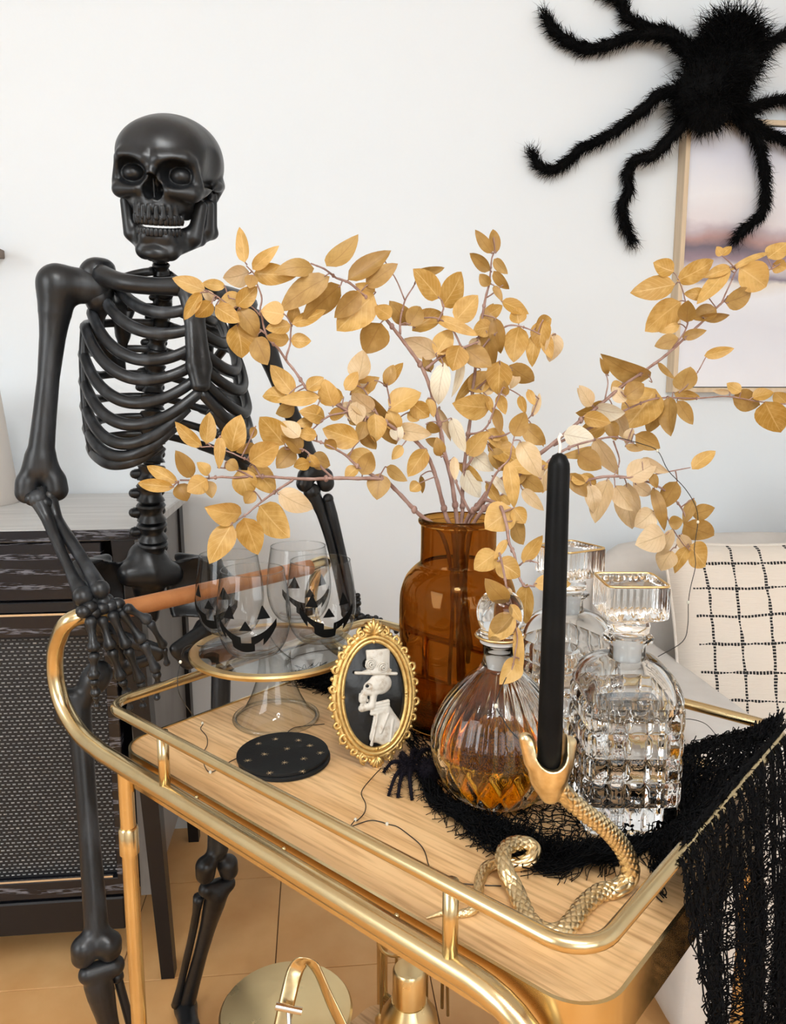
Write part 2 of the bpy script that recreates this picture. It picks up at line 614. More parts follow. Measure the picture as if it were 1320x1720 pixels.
def wood_material(name, c1, c2, c3, axis):
    """straight grained veneer: grain runs along `axis` (a direction in the room)"""
    m_ = bpy.data.materials.new(name)
    m_.use_nodes = True
    nt = m_.node_tree
    L = nt.links.new
    p = nt.nodes['Principled BSDF']
    p.inputs['Roughness'].default_value = 0.42
    tc = nt.nodes.new('ShaderNodeTexCoord')
    mp = nt.nodes.new('ShaderNodeMapping')
    mp.vector_type = 'TEXTURE'
    mp.inputs['Rotation'].default_value = (0, 0, math.atan2(axis[1], axis[0]))
    mp.inputs['Scale'].default_value = (16.0, 1.0, 1.0)
    L(tc.outputs['Object'], mp.inputs['Vector'])
    n1 = nt.nodes.new('ShaderNodeTexNoise')
    n1.inputs['Scale'].default_value = 24
    n1.inputs['Detail'].default_value = 6
    n2 = nt.nodes.new('ShaderNodeTexNoise')
    n2.inputs['Scale'].default_value = 190
    n2.inputs['Detail'].default_value = 4
    L(mp.outputs[0], n1.inputs['Vector'])
    L(mp.outputs[0], n2.inputs['Vector'])
    r1 = nt.nodes.new('ShaderNodeValToRGB')
    r1.color_ramp.elements[0].position = 0.3
    r1.color_ramp.elements[0].color = (*c1, 1)
    r1.color_ramp.elements[1].position = 0.72
    r1.color_ramp.elements[1].color = (*c2, 1)
    L(n1.outputs['Fac'], r1.inputs['Fac'])
    r2 = nt.nodes.new('ShaderNodeMapRange')
    r2.inputs['From Min'].default_value = 0.46
    r2.inputs['From Max'].default_value = 0.70
    r2.inputs['To Max'].default_value = 0.9
    L(n2.outputs['Fac'], r2.inputs['Value'])
    mx = nt.nodes.new('ShaderNodeMix')
    mx.data_type = 'RGBA'
    mx.inputs['B'].default_value = (*c3, 1)
    L(r2.outputs['Result'], mx.inputs['Factor'])
    L(r1.outputs['Color'], mx.inputs['A'])
    L(mx.outputs['Result'], p.inputs['Base Color'])
    bp = nt.nodes.new('ShaderNodeBump')
    bp.inputs['Strength'].default_value = 0.12
    bp.inputs['Distance'].default_value = 0.001
    L(n2.outputs['Fac'], bp.inputs['Height'])
    L(bp.outputs['Normal'], p.inputs['Normal'])
    return m_


def leaf_material(name, ca, cb, vein, back):
    m_ = bpy.data.materials.new(name)
    m_.use_nodes = True
    nt = m_.node_tree
    L = nt.links.new
    p = nt.nodes['Principled BSDF']
    p.inputs['Roughness'].default_value = 0.48

    def math_(op, a, b=None):
        q = nt.nodes.new('ShaderNodeMath')
        q.operation = op
        for i, z in enumerate((a, b)):
            if z is None:
                continue
            if isinstance(z, (int, float)):
                q.inputs[i].default_value = z
            else:
                L(z, q.inputs[i])
        return q.outputs[0]
    uv = nt.nodes.new('ShaderNodeUVMap')
    sp = nt.nodes.new('ShaderNodeSeparateXYZ')
    L(uv.outputs[0], sp.inputs[0])
    u, v = sp.outputs[0], sp.outputs[1]
    a = math_('ABSOLUTE', math_('SUBTRACT', v, 0.5))
    mid = math_('LESS_THAN', a, 0.022)
    side = math_('FRACT', math_('MULTIPLY', math_('SUBTRACT', u, math_('MULTIPLY', a, 0.75)), 7.0))
    sv = math_('MULTIPLY', math_('LESS_THAN', side, 0.11), 0.55)
    fac = math_('MAXIMUM', mid, sv)
    tc = nt.nodes.new('ShaderNodeTexCoord')
    nz = nt.nodes.new('ShaderNodeTexNoise')
    nz.inputs['Scale'].default_value = 80
    nz.inputs['Detail'].default_value = 6
    L(tc.outputs['Object'], nz.inputs['Vector'])
    oi = nt.nodes.new('ShaderNodeObjectInfo')
    f2 = math_('ADD', math_('MULTIPLY', math_('SUBTRACT', nz.outputs['Fac'], 0.5), 2.8), oi.outputs['Random'])
    mx = nt.nodes.new('ShaderNodeMix')
    mx.data_type = 'RGBA'
    mx.inputs['A'].default_value = (*ca, 1)
    mx.inputs['B'].default_value = (*cb, 1)
    L(f2, mx.inputs['Factor'])
    m2 = nt.nodes.new('ShaderNodeMix')
    m2.data_type = 'RGBA'
    m2.inputs['B'].default_value = (*vein, 1)
    L(math_('MULTIPLY', fac, 0.5), m2.inputs['Factor'])
    L(mx.outputs['Result'], m2.inputs['A'])
    ge = nt.nodes.new('ShaderNodeNewGeometry')
    m3 = nt.nodes.new('ShaderNodeMix')
    m3.data_type = 'RGBA'
    m3.inputs['B'].default_value = (*back, 1)
    L(math_('MULTIPLY', ge.outputs['Backfacing'], 0.7), m3.inputs['Factor'])
    L(m2.outputs['Result'], m3.inputs['A'])
    L(m3.outputs['Result'], p.inputs['Base Color'])
    bp = nt.nodes.new('ShaderNodeBump')
    bp.inputs['Strength'].default_value = 0.25
    bp.inputs['Distance'].default_value = 0.001
    L(math_('SUBTRACT', 1.0, fac), bp.inputs['Height'])
    L(bp.outputs['Normal'], p.inputs['Normal'])
    tl = nt.nodes.new('ShaderNodeBsdfTranslucent')
    L(m3.outputs['Result'], tl.inputs['Color'])
    ms = nt.nodes.new('ShaderNodeMixShader')
    ms.inputs[0].default_value = 0.28
    L(p.outputs[0], ms.inputs[1])
    L(tl.outputs[0], ms.inputs[2])
    L(ms.outputs[0], nt.nodes['Material Output'].inputs[0])
    return m_


M['leaf'] = [
    leaf_material('golden_leaf', (0.47, 0.255, 0.045), (0.66, 0.405, 0.125), (0.80, 0.57, 0.26), (0.48, 0.29, 0.085)),
    leaf_material('pale_leaf', (0.66, 0.47, 0.25), (0.76, 0.58, 0.36), (0.42, 0.27, 0.13), (0.70, 0.52, 0.31)),
    leaf_material('bleached_leaf', (0.80, 0.70, 0.52), (0.86, 0.79, 0.63), (0.45, 0.31, 0.17), (0.78, 0.66, 0.47)),
    leaf_material('bronze_leaf', (0.34, 0.185, 0.040), (0.47, 0.285, 0.085), (0.26, 0.12, 0.03), (0.42, 0.24, 0.08)),
]


def ash_material(ior=1.5):
    """black stained ash with open grey grain (the cathedral figure of the drawer front)"""
    m_ = bpy.data.materials.new('black_ash_grain')
    m_.use_nodes = True
    nt = m_.node_tree
    L = nt.links.new
    p = nt.nodes['Principled BSDF']
    p.inputs['Roughness'].default_value = 0.24
    p.inputs['IOR'].default_value = ior
    tc = nt.nodes.new('ShaderNodeTexCoord')
    mp = nt.nodes.new('ShaderNodeMapping')
    mp.inputs['Scale'].default_value = (1.0, 1.0, 3.6)
    L(tc.outputs['Object'], mp.inputs['Vector'])
    wv = nt.nodes.new('ShaderNodeTexWave')
    wv.wave_type = 'BANDS'
    wv.bands_direction = 'Z'
    wv.inputs['Scale'].default_value = 2.6
    wv.inputs['Distortion'].default_value = 9.0
    wv.inputs['Detail'].default_value = 1.5
    wv.inputs['Detail Scale'].default_value = 1.0
    L(mp.outputs[0], wv.inputs['Vector'])
    m2 = nt.nodes.new('ShaderNodeMapping')
    m2.inputs['Scale'].default_value = (14, 1, 130)
    L(tc.outputs['Object'], m2.inputs['Vector'])
    nz = nt.nodes.new('ShaderNodeTexNoise')
    nz.inputs['Scale'].default_value = 3.2
    nz.inputs['Detail'].default_value = 3
    L(m2.outputs[0], nz.inputs['Vector'])
    a = nt.nodes.new('ShaderNodeMapRange')
    a.inputs['From Min'].default_value = 0.55
    a.inputs['From Max'].default_value = 0.9
    L(wv.outputs['Fac'], a.inputs['Value'])
    b = nt.nodes.new('ShaderNodeMapRange')
    b.inputs['From Min'].default_value = 0.47
    b.inputs['From Max'].default_value = 0.56
    L(nz.outputs['Fac'], b.inputs['Value'])
    c = nt.nodes.new('ShaderNodeMath')
    c.operation = 'MULTIPLY'
    L(a.outputs[0], c.inputs[0])
    L(b.outputs[0], c.inputs[1])
    mx = nt.nodes.new('ShaderNodeMix')
    mx.data_type = 'RGBA'
    mx.inputs['A'].default_value = (0.0045, 0.0055, 0.010, 1)
    mx.inputs['B'].default_value = (0.13, 0.135, 0.16, 1)
    L(c.outputs[0], mx.inputs['Factor'])
    L(mx.outputs['Result'], p.inputs['Base Color'])
    return m_


M['ash'] = ash_material()

# ---------------------------------------------------------------- the room
WY = 1.98
X0, X1, Y0, ZC = -2.5, 2.6, -2.5, 2.6


def slab(name, c, size, m_):
    return struct(MB().box(c, size).part(name, m_, smooth=False))


slab('wall_back', ((X0 + X1) / 2, WY + 0.06, ZC / 2), (X1 - X0 + 0.4, 0.12, ZC), M['wall'])
slab('wall_left', (X0 - 0.06, (Y0 + WY) / 2, ZC / 2), (0.12, WY - Y0, ZC), M['wall'])
slab('wall_right', (X1 + 0.06, (Y0 + WY) / 2, ZC / 2), (0.12, WY - Y0, ZC), M['wall'])
slab('wall_front', ((X0 + X1) / 2, Y0 - 0.06, ZC / 2), (X1 - X0 + 0.4, 0.12, ZC), M['wall'])
slab('ceiling', ((X0 + X1) / 2, (Y0 + WY) / 2, ZC + 0.06), (X1 - X0 + 0.4, WY - Y0 + 0.3, 0.12), M['ceiling'])
flo = slab('floor', ((X0 + X1) / 2, (Y0 + WY) / 2, -0.05), (X1 - X0 + 0.4, WY - Y0 + 0.3, 0.094), M['seam'])
TS = 0.314
tile_me = MB().box((0, 0, -0.0025), (TS - 0.0022, TS - 0.0022, 0.005), bev=0.0006).mesh('tile', False)
tile_me.materials.append(M['floor'])
for i in range(-4, 4):
    for j in range(-3, 2):
        o = link('tile', tile_me, flo)
        o.location = (-0.098 + TS * (i + 0.5), 1.427 + TS * (j + 0.5), 0)
# the rest of the floor, never seen by this lens: larger sheets of the same vinyl
for (a, b, c, d) in ((X0, -0.098 - 4 * TS, Y0, WY), (-0.098 + 4 * TS, X1, Y0, WY), (-0.098 - 4 * TS, -0.098 + 4 * TS, Y0, 1.427 - 3 * TS)):
    MB().box(((a + b) / 2, (c + d) / 2, -0.0025), (b - a - 0.002, d - c - 0.002, 0.005)).part('vinyl_sheet', M['floor'], flo, smooth=False)

# two round ceiling lamps with glowing rings, behind the viewer
M['glow'] = bpy.data.materials.new('ring_lamp_glow')
M['glow'].use_nodes = True
_p = M['glow'].node_tree.nodes['Principled BSDF']
_p.inputs['Emission Color'].default_value = (0.95, 0.98, 1.0, 1)
_p.inputs['Emission Strength'].default_value = 80
_p.inputs['Base Color'].default_value = (0.9, 0.9, 0.9, 1)
for (x, y) in ((-0.15, -0.55), (0.42, -1.05)):
    lt = thing('ceiling_light', 'round ring lamp on the ceiling ' + ('nearer the back wall' if y > -0.8 else 'nearer the front wall'), 'lamp', (x, y, ZC), 'ring lamps on the ceiling')
    MB().lathe([(0, ZC - 0.03), (0.10, ZC - 0.03), (0.10, ZC), (0, ZC)], 32, (x, y, 0)).part('lamp_base', M['ceiling'], lt, auto=40)
    a = np.linspace(0, 2 * PI, 40, endpoint=False)
    MB().tube(np.stack([x + 0.19 * np.cos(a), y + 0.19 * np.sin(a), np.full(40, ZC - 0.06)], 1), 0.022, 8, closed=True).part('glowing_ring', M['glow'], lt)
    for q in range(3):
        t = q * 2 * PI / 3
        MB().tube([(x + 0.09 * math.cos(t), y + 0.09 * math.sin(t), ZC - 0.02), (x + 0.19 * math.cos(t), y + 0.19 * math.sin(t), ZC - 0.055)], 0.006, 6).part('bracket', M['steel'], lt)

# ---------------------------------------------------------------- sideboard
CY, CT = 1.43, 0.924                 # front plane, top
CR = -0.318                          # right end
CL = -1.35
CBK = 1.955
sb = thing('sideboard', 'black ash sideboard with woven cane door behind the skeleton', 'sideboard', (-0.8, 1.7, 0))
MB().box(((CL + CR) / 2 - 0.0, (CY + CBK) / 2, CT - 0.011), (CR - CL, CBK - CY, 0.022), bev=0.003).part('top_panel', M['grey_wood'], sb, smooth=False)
MB().box(((CL + CR) / 2, CY - 0.0006, CT - 0.011), (CR - CL - 0.004, 0.0016, 0.0195)).part('edge_band', M['ash'], sb, smooth=False)
bodyx0, bodyx1 = CL + 0.02, CR - 0.02
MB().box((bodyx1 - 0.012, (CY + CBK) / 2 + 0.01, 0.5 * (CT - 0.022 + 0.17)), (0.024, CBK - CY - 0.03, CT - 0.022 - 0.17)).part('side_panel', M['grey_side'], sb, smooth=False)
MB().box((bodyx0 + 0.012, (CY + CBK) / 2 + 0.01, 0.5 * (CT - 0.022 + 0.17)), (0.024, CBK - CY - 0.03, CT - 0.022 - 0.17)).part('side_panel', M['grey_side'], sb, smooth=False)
MB().box(((bodyx0 + bodyx1) / 2, CBK - 0.012, 0.53), (bodyx1 - bodyx0 - 0.05, 0.012, 0.72)).part('back_panel', M['cab'], sb, smooth=False)
MB().box(((bodyx0 + bodyx1) / 2, (CY + CBK) / 2 + 0.02, 0.182), (bodyx1 - bodyx0 - 0.05, CBK - CY - 0.06, 0.02)).part('bottom_panel', M['cab'], sb, smooth=False)
STW = 0.036                          # right hand stile = the front leg's upper part
MB().box(((bodyx0 + bodyx1 - STW) / 2, CY + 0.014, 0.778), (bodyx1 - bodyx0 - STW - 0.03, 0.022, 0.02), bev=0.002).part('rail', M['cab'], sb, smooth=False)
MB().box(((bodyx0 + bodyx1 - STW) / 2, CY + 0.012, 0.15), (bodyx1 - bodyx0 - STW - 0.03, 0.024, 0.07), bev=0.003).part('apron', M['cab'], sb, smooth=False)
dr = MB().box(((bodyx0 + bodyx1) / 2 - STW / 2 - 0.006, CY + 0.016, 0.845), (bodyx1 - bodyx0 - STW - 0.03, 0.022, 0.108), bev=0.002).part('drawer', M['ash'], sb, smooth=False)
MB().box((-0.95, CY + 0.0, 0.845), (0.10, 0.012, 0.012), bev=0.003).part('handle', M['brass'], dr, smooth=False)
DX1, DX0 = bodyx1 - STW - 0.004, -0.90
DZ0, DZ1 = 0.192, 0.764
fr = MB()
fw_ = 0.042
for c, s in ((((DX0 + DX1) / 2, CY + 0.012, DZ1 - fw_ / 2), (DX1 - DX0, 0.024, fw_)), (((DX0 + DX1) / 2, CY + 0.012, DZ0 + 0.018), (DX1 - DX0, 0.024, 0.036)),
             ((DX0 + fw_ / 2, CY + 0.012, (DZ0 + DZ1) / 2), (fw_, 0.0238, DZ1 - DZ0)), ((DX1 - 0.011, CY + 0.012, (DZ0 + DZ1) / 2), (0.022, 0.0238, DZ1 - DZ0))):
    fr.box(c, s, bev=0.0015)
door = fr.part('door', M['ash'], sb, smooth=False)
MB().box(((DX0 + DX1) / 2, CY + 0.022, (DZ0 + DZ1) / 2), (DX1 - DX0 - 0.03, 0.004, DZ1 - DZ0 - 0.05)).part('cane_backing', M['cane_back'], door, smooth=False)
MB().box(((DX0 + DX1) / 2, CY - 0.0005, DZ1 + 0.002), (DX1 - DX0, 0.004, 0.004)).part('metal_strip', M['chrome'], door, smooth=False)
MB().box(((DX0 + DX1) / 2, CY + 0.002, DZ0 + 0.0395), (DX1 - DX0 - 0.06, 0.005, 0.004)).part('metal_strip', M['chrome'], door, smooth=False)
cw = MB()
row = 0
z = DZ0 + 0.042
while z < DZ1 - fw_ - 0.002:
    x = -0.80 + (row % 2) * 0.0052
    while x < DX1 - 0.024:
        q = 0.85 + 0.3 * random.random()
        hw, hh = 0.0030 * q, 0.00125 * (0.8 + 0.5 * random.random())
        y0 = CY + 0.0195
        cw.add([(x - hw, y0, z - hh), (x + hw, y0, z - hh), (x + hw, y0, z + hh), (x - hw, y0, z + hh),
                (x - hw * .5, y0 - 0.0016, z), (x + hw * .5, y0 - 0.0016, z)],
               [(0, 1, 5, 4), (1, 2, 5), (2, 3, 4, 5), (3, 0, 4)])
        x += 0.0104
    z += 0.0076
    row += 1
cw.part('cane_weave', M['cane'], door, smooth=False, kind='stuff', label='grey woven cane strands')


def taper_leg(x, y, z1, sx, sy, dx, dy):
    vs = []
    for (zz, k, ox, oy) in ((z1, 1.0, 0, 0), (0.0, 0.62, dx, dy)):
        for (a, b) in ((-1, -1), (1, -1), (1, 1), (-1, 1)):
            vs.append((x + ox + a * sx / 2 * k, y + oy + b * sy / 2 * k, zz))
    MB().add(vs, [(3, 2, 1, 0), (4, 5, 6, 7), (0, 1, 5, 4), (1, 2, 6, 5), (2, 3, 7, 6), (3, 0, 4, 7)]).part('leg', M['cab'], sb, smooth=False)


taper_leg(bodyx1 - STW / 2 + 0.002, CY + 0.022, CT - 0.022, STW + 0.006, 0.046, 0.042, -0.01)
taper_leg(bodyx1 - STW / 2 + 0.002, CBK - 0.03, CT - 0.022, STW + 0.006, 0.046, 0.02, 0.0)
taper_leg(bodyx0 + STW / 2 - 0.002, CY + 0.022, CT - 0.022, STW + 0.006, 0.046, -0.042, -0.01)
taper_leg(bodyx0 + STW / 2 - 0.002, CBK - 0.03, CT - 0.022, STW + 0.006, 0.046, -0.03, 0.0)

# a tapered ceramic pot at the left edge, standing on the sideboard
pc = at(-46, 838, Y=1.80)
pot = thing('ceramic_pot', 'beige tapered ceramic pot on the black sideboard', 'pot', (pc[0], 1.80, CT))
MB().lathe([(0, CT), (0.094, CT), (0.096, CT + 0.004), (0.072, CT + 0.255), (0.070, CT + 0.26), (0.066, CT + 0.26), (0.066, CT + 0.05), (0, CT + 0.05)], 40, (pc[0], 1.80, 0)).part('body', M['ceramic'], pot, auto=50)
MB().tube(np.stack([pc[0] + 0.068 * np.cos(np.linspace(0, 2 * PI, 36, endpoint=False)), 1.80 + 0.068 * np.sin(np.linspace(0, 2 * PI, 36, endpoint=False)), np.full(36, CT + 0.26)], 1), 0.003, 6, closed=True).part('rim', M['ceramic'], pot)
# wall shelf end at the left edge
sh = at(8, 420, Y=WY)
ws = thing('wall_shelf', 'grey brown wooden wall shelf at the left edge of the picture', 'shelf', (sh[0] - 0.3, WY, sh[2] - 0.03))
MB().box((sh[0] - 0.3, WY - 0.061, sh[2] - 0.011), (0.6, 0.12, 0.02), bev=0.002).part('board', M['shelf'], ws, smooth=False)
MB().box((sh[0] - 0.2, WY - 0.05, sh[2] - 0.036), (0.012, 0.09, 0.03), bev=0.002).part('bracket', M['steel'], ws, smooth=False)

# ---------------------------------------------------------------- framed landscape on the wall
PYF = WY - 0.042
tl = at(1163, 196, Y=PYF)
bl = at(1120, 657, Y=PYF)
px0, pz1, pz0 = tl[0] - 0.012, tl[2], at(1200, 659, Y=PYF)[2]
PW = 0.62
pic = thing('framed_painting', 'soft grey and mauve landscape painting in a pale oak frame on the wall', 'painting', (px0 + PW / 2, WY, pz0))
for nm, c, s in (('frame_side', (px0 + 0.006, WY - 0.021, (pz0 + pz1) / 2), (0.012, 0.041, pz1 - pz0)), ('frame_side', (px0 + PW - 0.006, WY - 0.021, (pz0 + pz1) / 2), (0.012, 0.041, pz1 - pz0)),
                 ('frame_side', (px0 + PW / 2, WY - 0.021, pz1 - 0.006), (PW - 0.0242, 0.041, 0.012)), ('frame_side', (px0 + PW / 2, WY - 0.021, pz0 + 0.006), (PW - 0.0242, 0.041, 0.012))):
    MB().box(c, s, bev=0.001).part(nm, M['frame_wood'], pic, smooth=False)


def painting_material():
    m_ = bpy.data.materials.new('painted_landscape')
    m_.use_nodes = True
    nt = m_.node_tree
    L = nt.links.new
    p = nt.nodes['Principled BSDF']
    p.inputs['Roughness'].default_value = 0.6
    uv = nt.nodes.new('ShaderNodeUVMap')
    nz = nt.nodes.new('ShaderNodeTexNoise')
    nz.inputs['Scale'].default_value = 4.0
    nz.inputs['Detail'].default_value = 5
    mp = nt.nodes.new('ShaderNodeMapping')
    mp.inputs['Scale'].default_value = (1, 1.6, 1)
    L(uv.outputs[0], mp.inputs[0])
    L(mp.outputs[0], nz.inputs['Vector'])
    sp = nt.nodes.new('ShaderNodeSeparateXYZ')
    L(uv.outputs[0], sp.inputs[0])
    ad = nt.nodes.new('ShaderNodeMath')
    ad.operation = 'MULTIPLY_ADD'
    ad.inputs[1].default_value = 0.13
    L(nz.outputs['Fac'], ad.inputs[0])
    L(sp.outputs[1], ad.inputs[2])
    rp = nt.nodes.new('ShaderNodeValToRGB')
    el = rp.color_ramp.elements
    stops = [(0.0, (0.80, 0.80, 0.84)), (0.24, (0.70, 0.71, 0.77)), (0.36, (0.76, 0.77, 0.81)), (0.405, (0.70, 0.66, 0.62)), (0.425, (0.22, 0.19, 0.24)), (0.47, (0.62, 0.58, 0.60)),
             (0.50, (0.30, 0.22, 0.26)), (0.545, (0.16, 0.13, 0.17)), (0.575, (0.42, 0.26, 0.24)), (0.61, (0.50, 0.42, 0.46)), (0.645, (0.72, 0.67, 0.69)), (0.75, (0.78, 0.77, 0.80)), (0.92, (0.66, 0.67, 0.76)), (1.0, (0.75, 0.76, 0.82))]
    el[0].position, el[0].color = stops[0][0], (*stops[0][1], 1)
    el[1].position, el[1].color = stops[-1][0], (*stops[-1][1], 1)
    for ps, c in stops[1:-1]:
        e = el.new(ps)
        e.color = (*c, 1)
    sb_ = nt.nodes.new('ShaderNodeMath')
    sb_.operation = 'SUBTRACT'
    sb_.inputs[1].default_value = 0.065
    L(ad.outputs[0], sb_.inputs[0])
    L(sb_.outputs[0], rp.inputs[0])
    L(rp.outputs[0], p.inputs['Base Color'])
    return m_


cv = MB()
cv.grid(lambda u, v: (px0 + 0.0145 + (PW - 0.029) * u, WY - 0.034, pz0 + 0.0145 + (pz1 - pz0 - 0.029) * v), 1, 1, uv=True)
cv.part('canvas', painting_material(), pic, smooth=False)
MB().box((px0 + PW / 2, WY - 0.018, (pz0 + pz1) / 2), (PW - 0.026, 0.03, pz1 - pz0 - 0.026)).part('backing_board', M['rubber'], pic, smooth=False)

# ---------------------------------------------------------------- sofa and cushions
def softbox(c, size, r=0.05, k=10, puff=0.0, R=None):
    """box with generously rounded edges, slightly puffed faces"""
    mb = MB()
    h = np.array(size) / 2
    n = 14
    g = np.linspace(-1, 1, n)
    vs, fs, idx = [], [], {}

    def vert(p):
        key = tuple(np.round(p, 5))
        if key not in idx:
            q = np.array(p) * h
            core = np.clip(q, -(h - r), h - r)
            d = q - core
            L_ = np.linalg.norm(d)
            if L_ > 1e-9:
                q = core + d / L_ * min(r, L_ if np.count_nonzero(np.abs(d) > 1e-9) == 1 else r)
            if puff:
                for a in range(3):
                    o = [i for i in range(3) if i != a]
                    q[a] += np.sign(p[a]) * (abs(p[a]) > 0.99) * puff * (1 - p[o[0]] ** 2) * (1 - p[o[1]] ** 2)
            idx[key] = len(vs)
            vs.append(q)
        return idx[key]
    # denser spacing toward the edges so that the rounding is smooth
    gs = np.sign(g) * (1 - (1 - np.abs(g)) ** 1.7)
    for a in range(3):
        b, c2 = [(1, 2), (2, 0), (0, 1)][a]
        for s in (-1, 1):
            for i in range(n - 1):
                for j in range(n - 1):
                    f = []
                    for (p, q) in ((i, j), (i + 1, j), (i + 1, j + 1), (i, j + 1)):
                        t = [0, 0, 0]
                        t[a], t[b], t[c2] = s, gs[p], gs[q]
                        f.append(vert(t))
                    fs.append(f if s > 0 else f[::-1])
    vs = np.array(vs)
    if R is not None:
        vs = vs @ np.asarray(R).T
    return mb.add(vs + np.asarray(c, float), fs)


sofa = thing('sofa', 'light beige fabric sofa against the wall behind the bar cart', 'sofa', (1.35, 1.5, 0))
AX0, AX1 = 0.60, 0.775            # its left arm
softbox(((AX0 + AX1) / 2, 1.50, 0.335), (AX1 - AX0, 0.80, 0.55), 0.03).part('armrest', M['sofa'], sofa)
softbox((2.27, 1.50, 0.335), (0.175, 0.80, 0.55), 0.03).part('armrest', M['sofa'], sofa)
softbox((1.48, 1.48, 0.185), (1.42, 0.82, 0.21), 0.03).part('seat_base', M['sofa'], sofa)
softbox((1.13, 1.40, 0.355), (0.70, 0.66, 0.12), 0.05, puff=0.012).part('seat_cushion', M['sofa'], sofa)
softbox((1.835, 1.40, 0.355), (0.70, 0.66, 0.12), 0.05, puff=0.012).part('seat_cushion', M['sofa'], sofa)
softbox((1.46, 1.86, 0.42), (1.72, 0.12, 0.64), 0.04).part('backrest', M['sofa'], sofa)
ta = math.radians(-14)
RX = np.array([[1, 0, 0], [0, math.cos(ta), -math.sin(ta)], [0, math.sin(ta), math.cos(ta)]])
softbox((1.06, 1.755, 0.60), (0.72, 0.14, 0.40), 0.06, puff=0.03, R=RX).part('back_cushion', M['sofa'], sofa)
softbox((1.80, 1.755, 0.60), (0.72, 0.14, 0.40), 0.06, puff=0.03, R=RX).part('back_cushion', M['sofa'], sofa)
for (x, y) in ((0.66, 1.16), (2.26, 1.16), (0.66, 1.84), (2.26, 1.84)):
    MB().lathe([(0, 0), (0.018, 0), (0.026, 0.07), (0, 0.07)], 16, (x, y, 0)).part('foot', M['cab'], sofa, auto=40)


def grid_fabric():
    """off-white slub weave with black stitched grid (a flat woven pattern)"""
    m_ = bpy.data.materials.new('grid_stitched_fabric')
    m_.use_nodes = True
    nt = m_.node_tree
    L = nt.links.new
    p = nt.nodes['Principled BSDF']
    p.inputs['Roughness'].default_value = 0.9
    uv = nt.nodes.new('ShaderNodeUVMap')
    nz = nt.nodes.new('ShaderNodeTexNoise')
    nz.inputs['Scale'].default_value = 5
    nz.inputs['Detail'].default_value = 2
    L(uv.outputs[0], nz.inputs['Vector'])

    def mt(op, a, b=None, c=None):
        q = nt.nodes.new('ShaderNodeMath')
        q.operation = op
        for i, z in enumerate((a, b, c)):
            if z is None:
                continue
            if isinstance(z, (int, float)):
                q.inputs[i].default_value = z
            else:
                L(z, q.inputs[i])
        return q.outputs[0]
    sp = nt.nodes.new('ShaderNodeSeparateXYZ')
    L(uv.outputs[0], sp.inputs[0])
    wob = mt('MULTIPLY', mt('SUBTRACT', nz.outputs['Fac'], 0.5), 0.03)
    n2 = nt.nodes.new('ShaderNodeTexNoise')
    n2.inputs['Scale'].default_value = 14
    L(uv.outputs[0], n2.inputs['Vector'])
    thick = mt('MULTIPLY_ADD', n2.outputs['Fac'], 0.13, -0.022)

    def lines(a, b, shift):
        d = mt('ABSOLUTE', mt('SUBTRACT', mt('FRACT', mt('MULTIPLY_ADD', mt('ADD', a, wob), 8.0, shift)), 0.5))
        on = mt('LESS_THAN', d, thick)
        dash = mt('LESS_THAN', mt('FRACT', mt('MULTIPLY', b, 72.0)), 0.74)
        return mt('MULTIPLY', on, dash)
    edge = mt('GREATER_THAN', sp.outputs[0], 0.095)
    fac = mt('MULTIPLY', edge, mt('MAXIMUM', lines(sp.outputs[0], sp.outputs[1], 0.2), lines(sp.outputs[1], sp.outputs[0], 0.35)))
    mx = nt.nodes.new('ShaderNodeMix')
    mx.data_type = 'RGBA'
    mx.inputs['A'].default_value = (0.72, 0.65, 0.57, 1)
    mx.inputs['B'].default_value = (0.012, 0.012, 0.013, 1)
    L(fac, mx.inputs['Factor'])
    L(mx.outputs['Result'], p.inputs['Base Color'])
    n3 = nt.nodes.new('ShaderNodeTexNoise')
    n3.inputs['Scale'].default_value = 30
    m3 = nt.nodes.new('ShaderNodeMapping')
    m3.inputs['Scale'].default_value = (0.6, 9, 1)
    L(uv.outputs[0], m3.inputs[0])
    L(m3.outputs[0], n3.inputs['Vector'])
    bp = nt.nodes.new('ShaderNodeBump')
    bp.inputs['Strength'].default_value = 0.35
    bp.inputs['Distance'].default_value = 0.004
    L(mt('ADD', n3.outputs['Fac'], mt('MULTIPLY', fac, 0.5)), bp.inputs['Height'])
    L(bp.outputs['Normal'], p.inputs['Normal'])
    return m_


def pillow(name, label, c, half, thick, R, m_, group=None):
    root = thing(name, label, 'cushion', c, group)
    R = np.asarray(R)

    def face(sgn):
        def fn(u, v):
            a, b = 2 * u - 1, 2 * v - 1
            pin = 1 - 0.10 * (1 - a * a) * 0 - 0.07 * (b * b) * (1 - a * a)
            pin2 = 1 - 0.07 * (a * a) * (1 - b * b)
            t = thick * ((1 - a ** 2) * (1 - b ** 2)) ** 0.42
            return np.asarray(c) + R @ np.array([a * half * pin2, -sgn * t, b * half * pin])
        return fn
    MB().grid(face(1), 30, 30, uv=True).part('front_cover', m_, root)
    mb = MB().grid(face(-1), 30, 30, uv=True)
    mb.f = [f[::-1] for f in mb.f]
    mb.part('back_cover', M['cream'], root)
    a = np.linspace(-1, 1, 16)
    e = [(x, -1) for x in a] + [(1, y) for y in a[1:]] + [(x, 1) for x in a[::-1][1:]] + [(-1, y) for y in a[::-1][1:-1]]
    pts = [np.asarray(c) + R @ np.array([x * half * (1 - 0.07 * x * x * (1 - y * y)), 0, y * half * (1 - 0.07 * y * y * (1 - x * x))]) for x, y in e]
    MB().tube(pts, 0.004, 6, closed=True).part('piping', M['cream'], root)
    return root


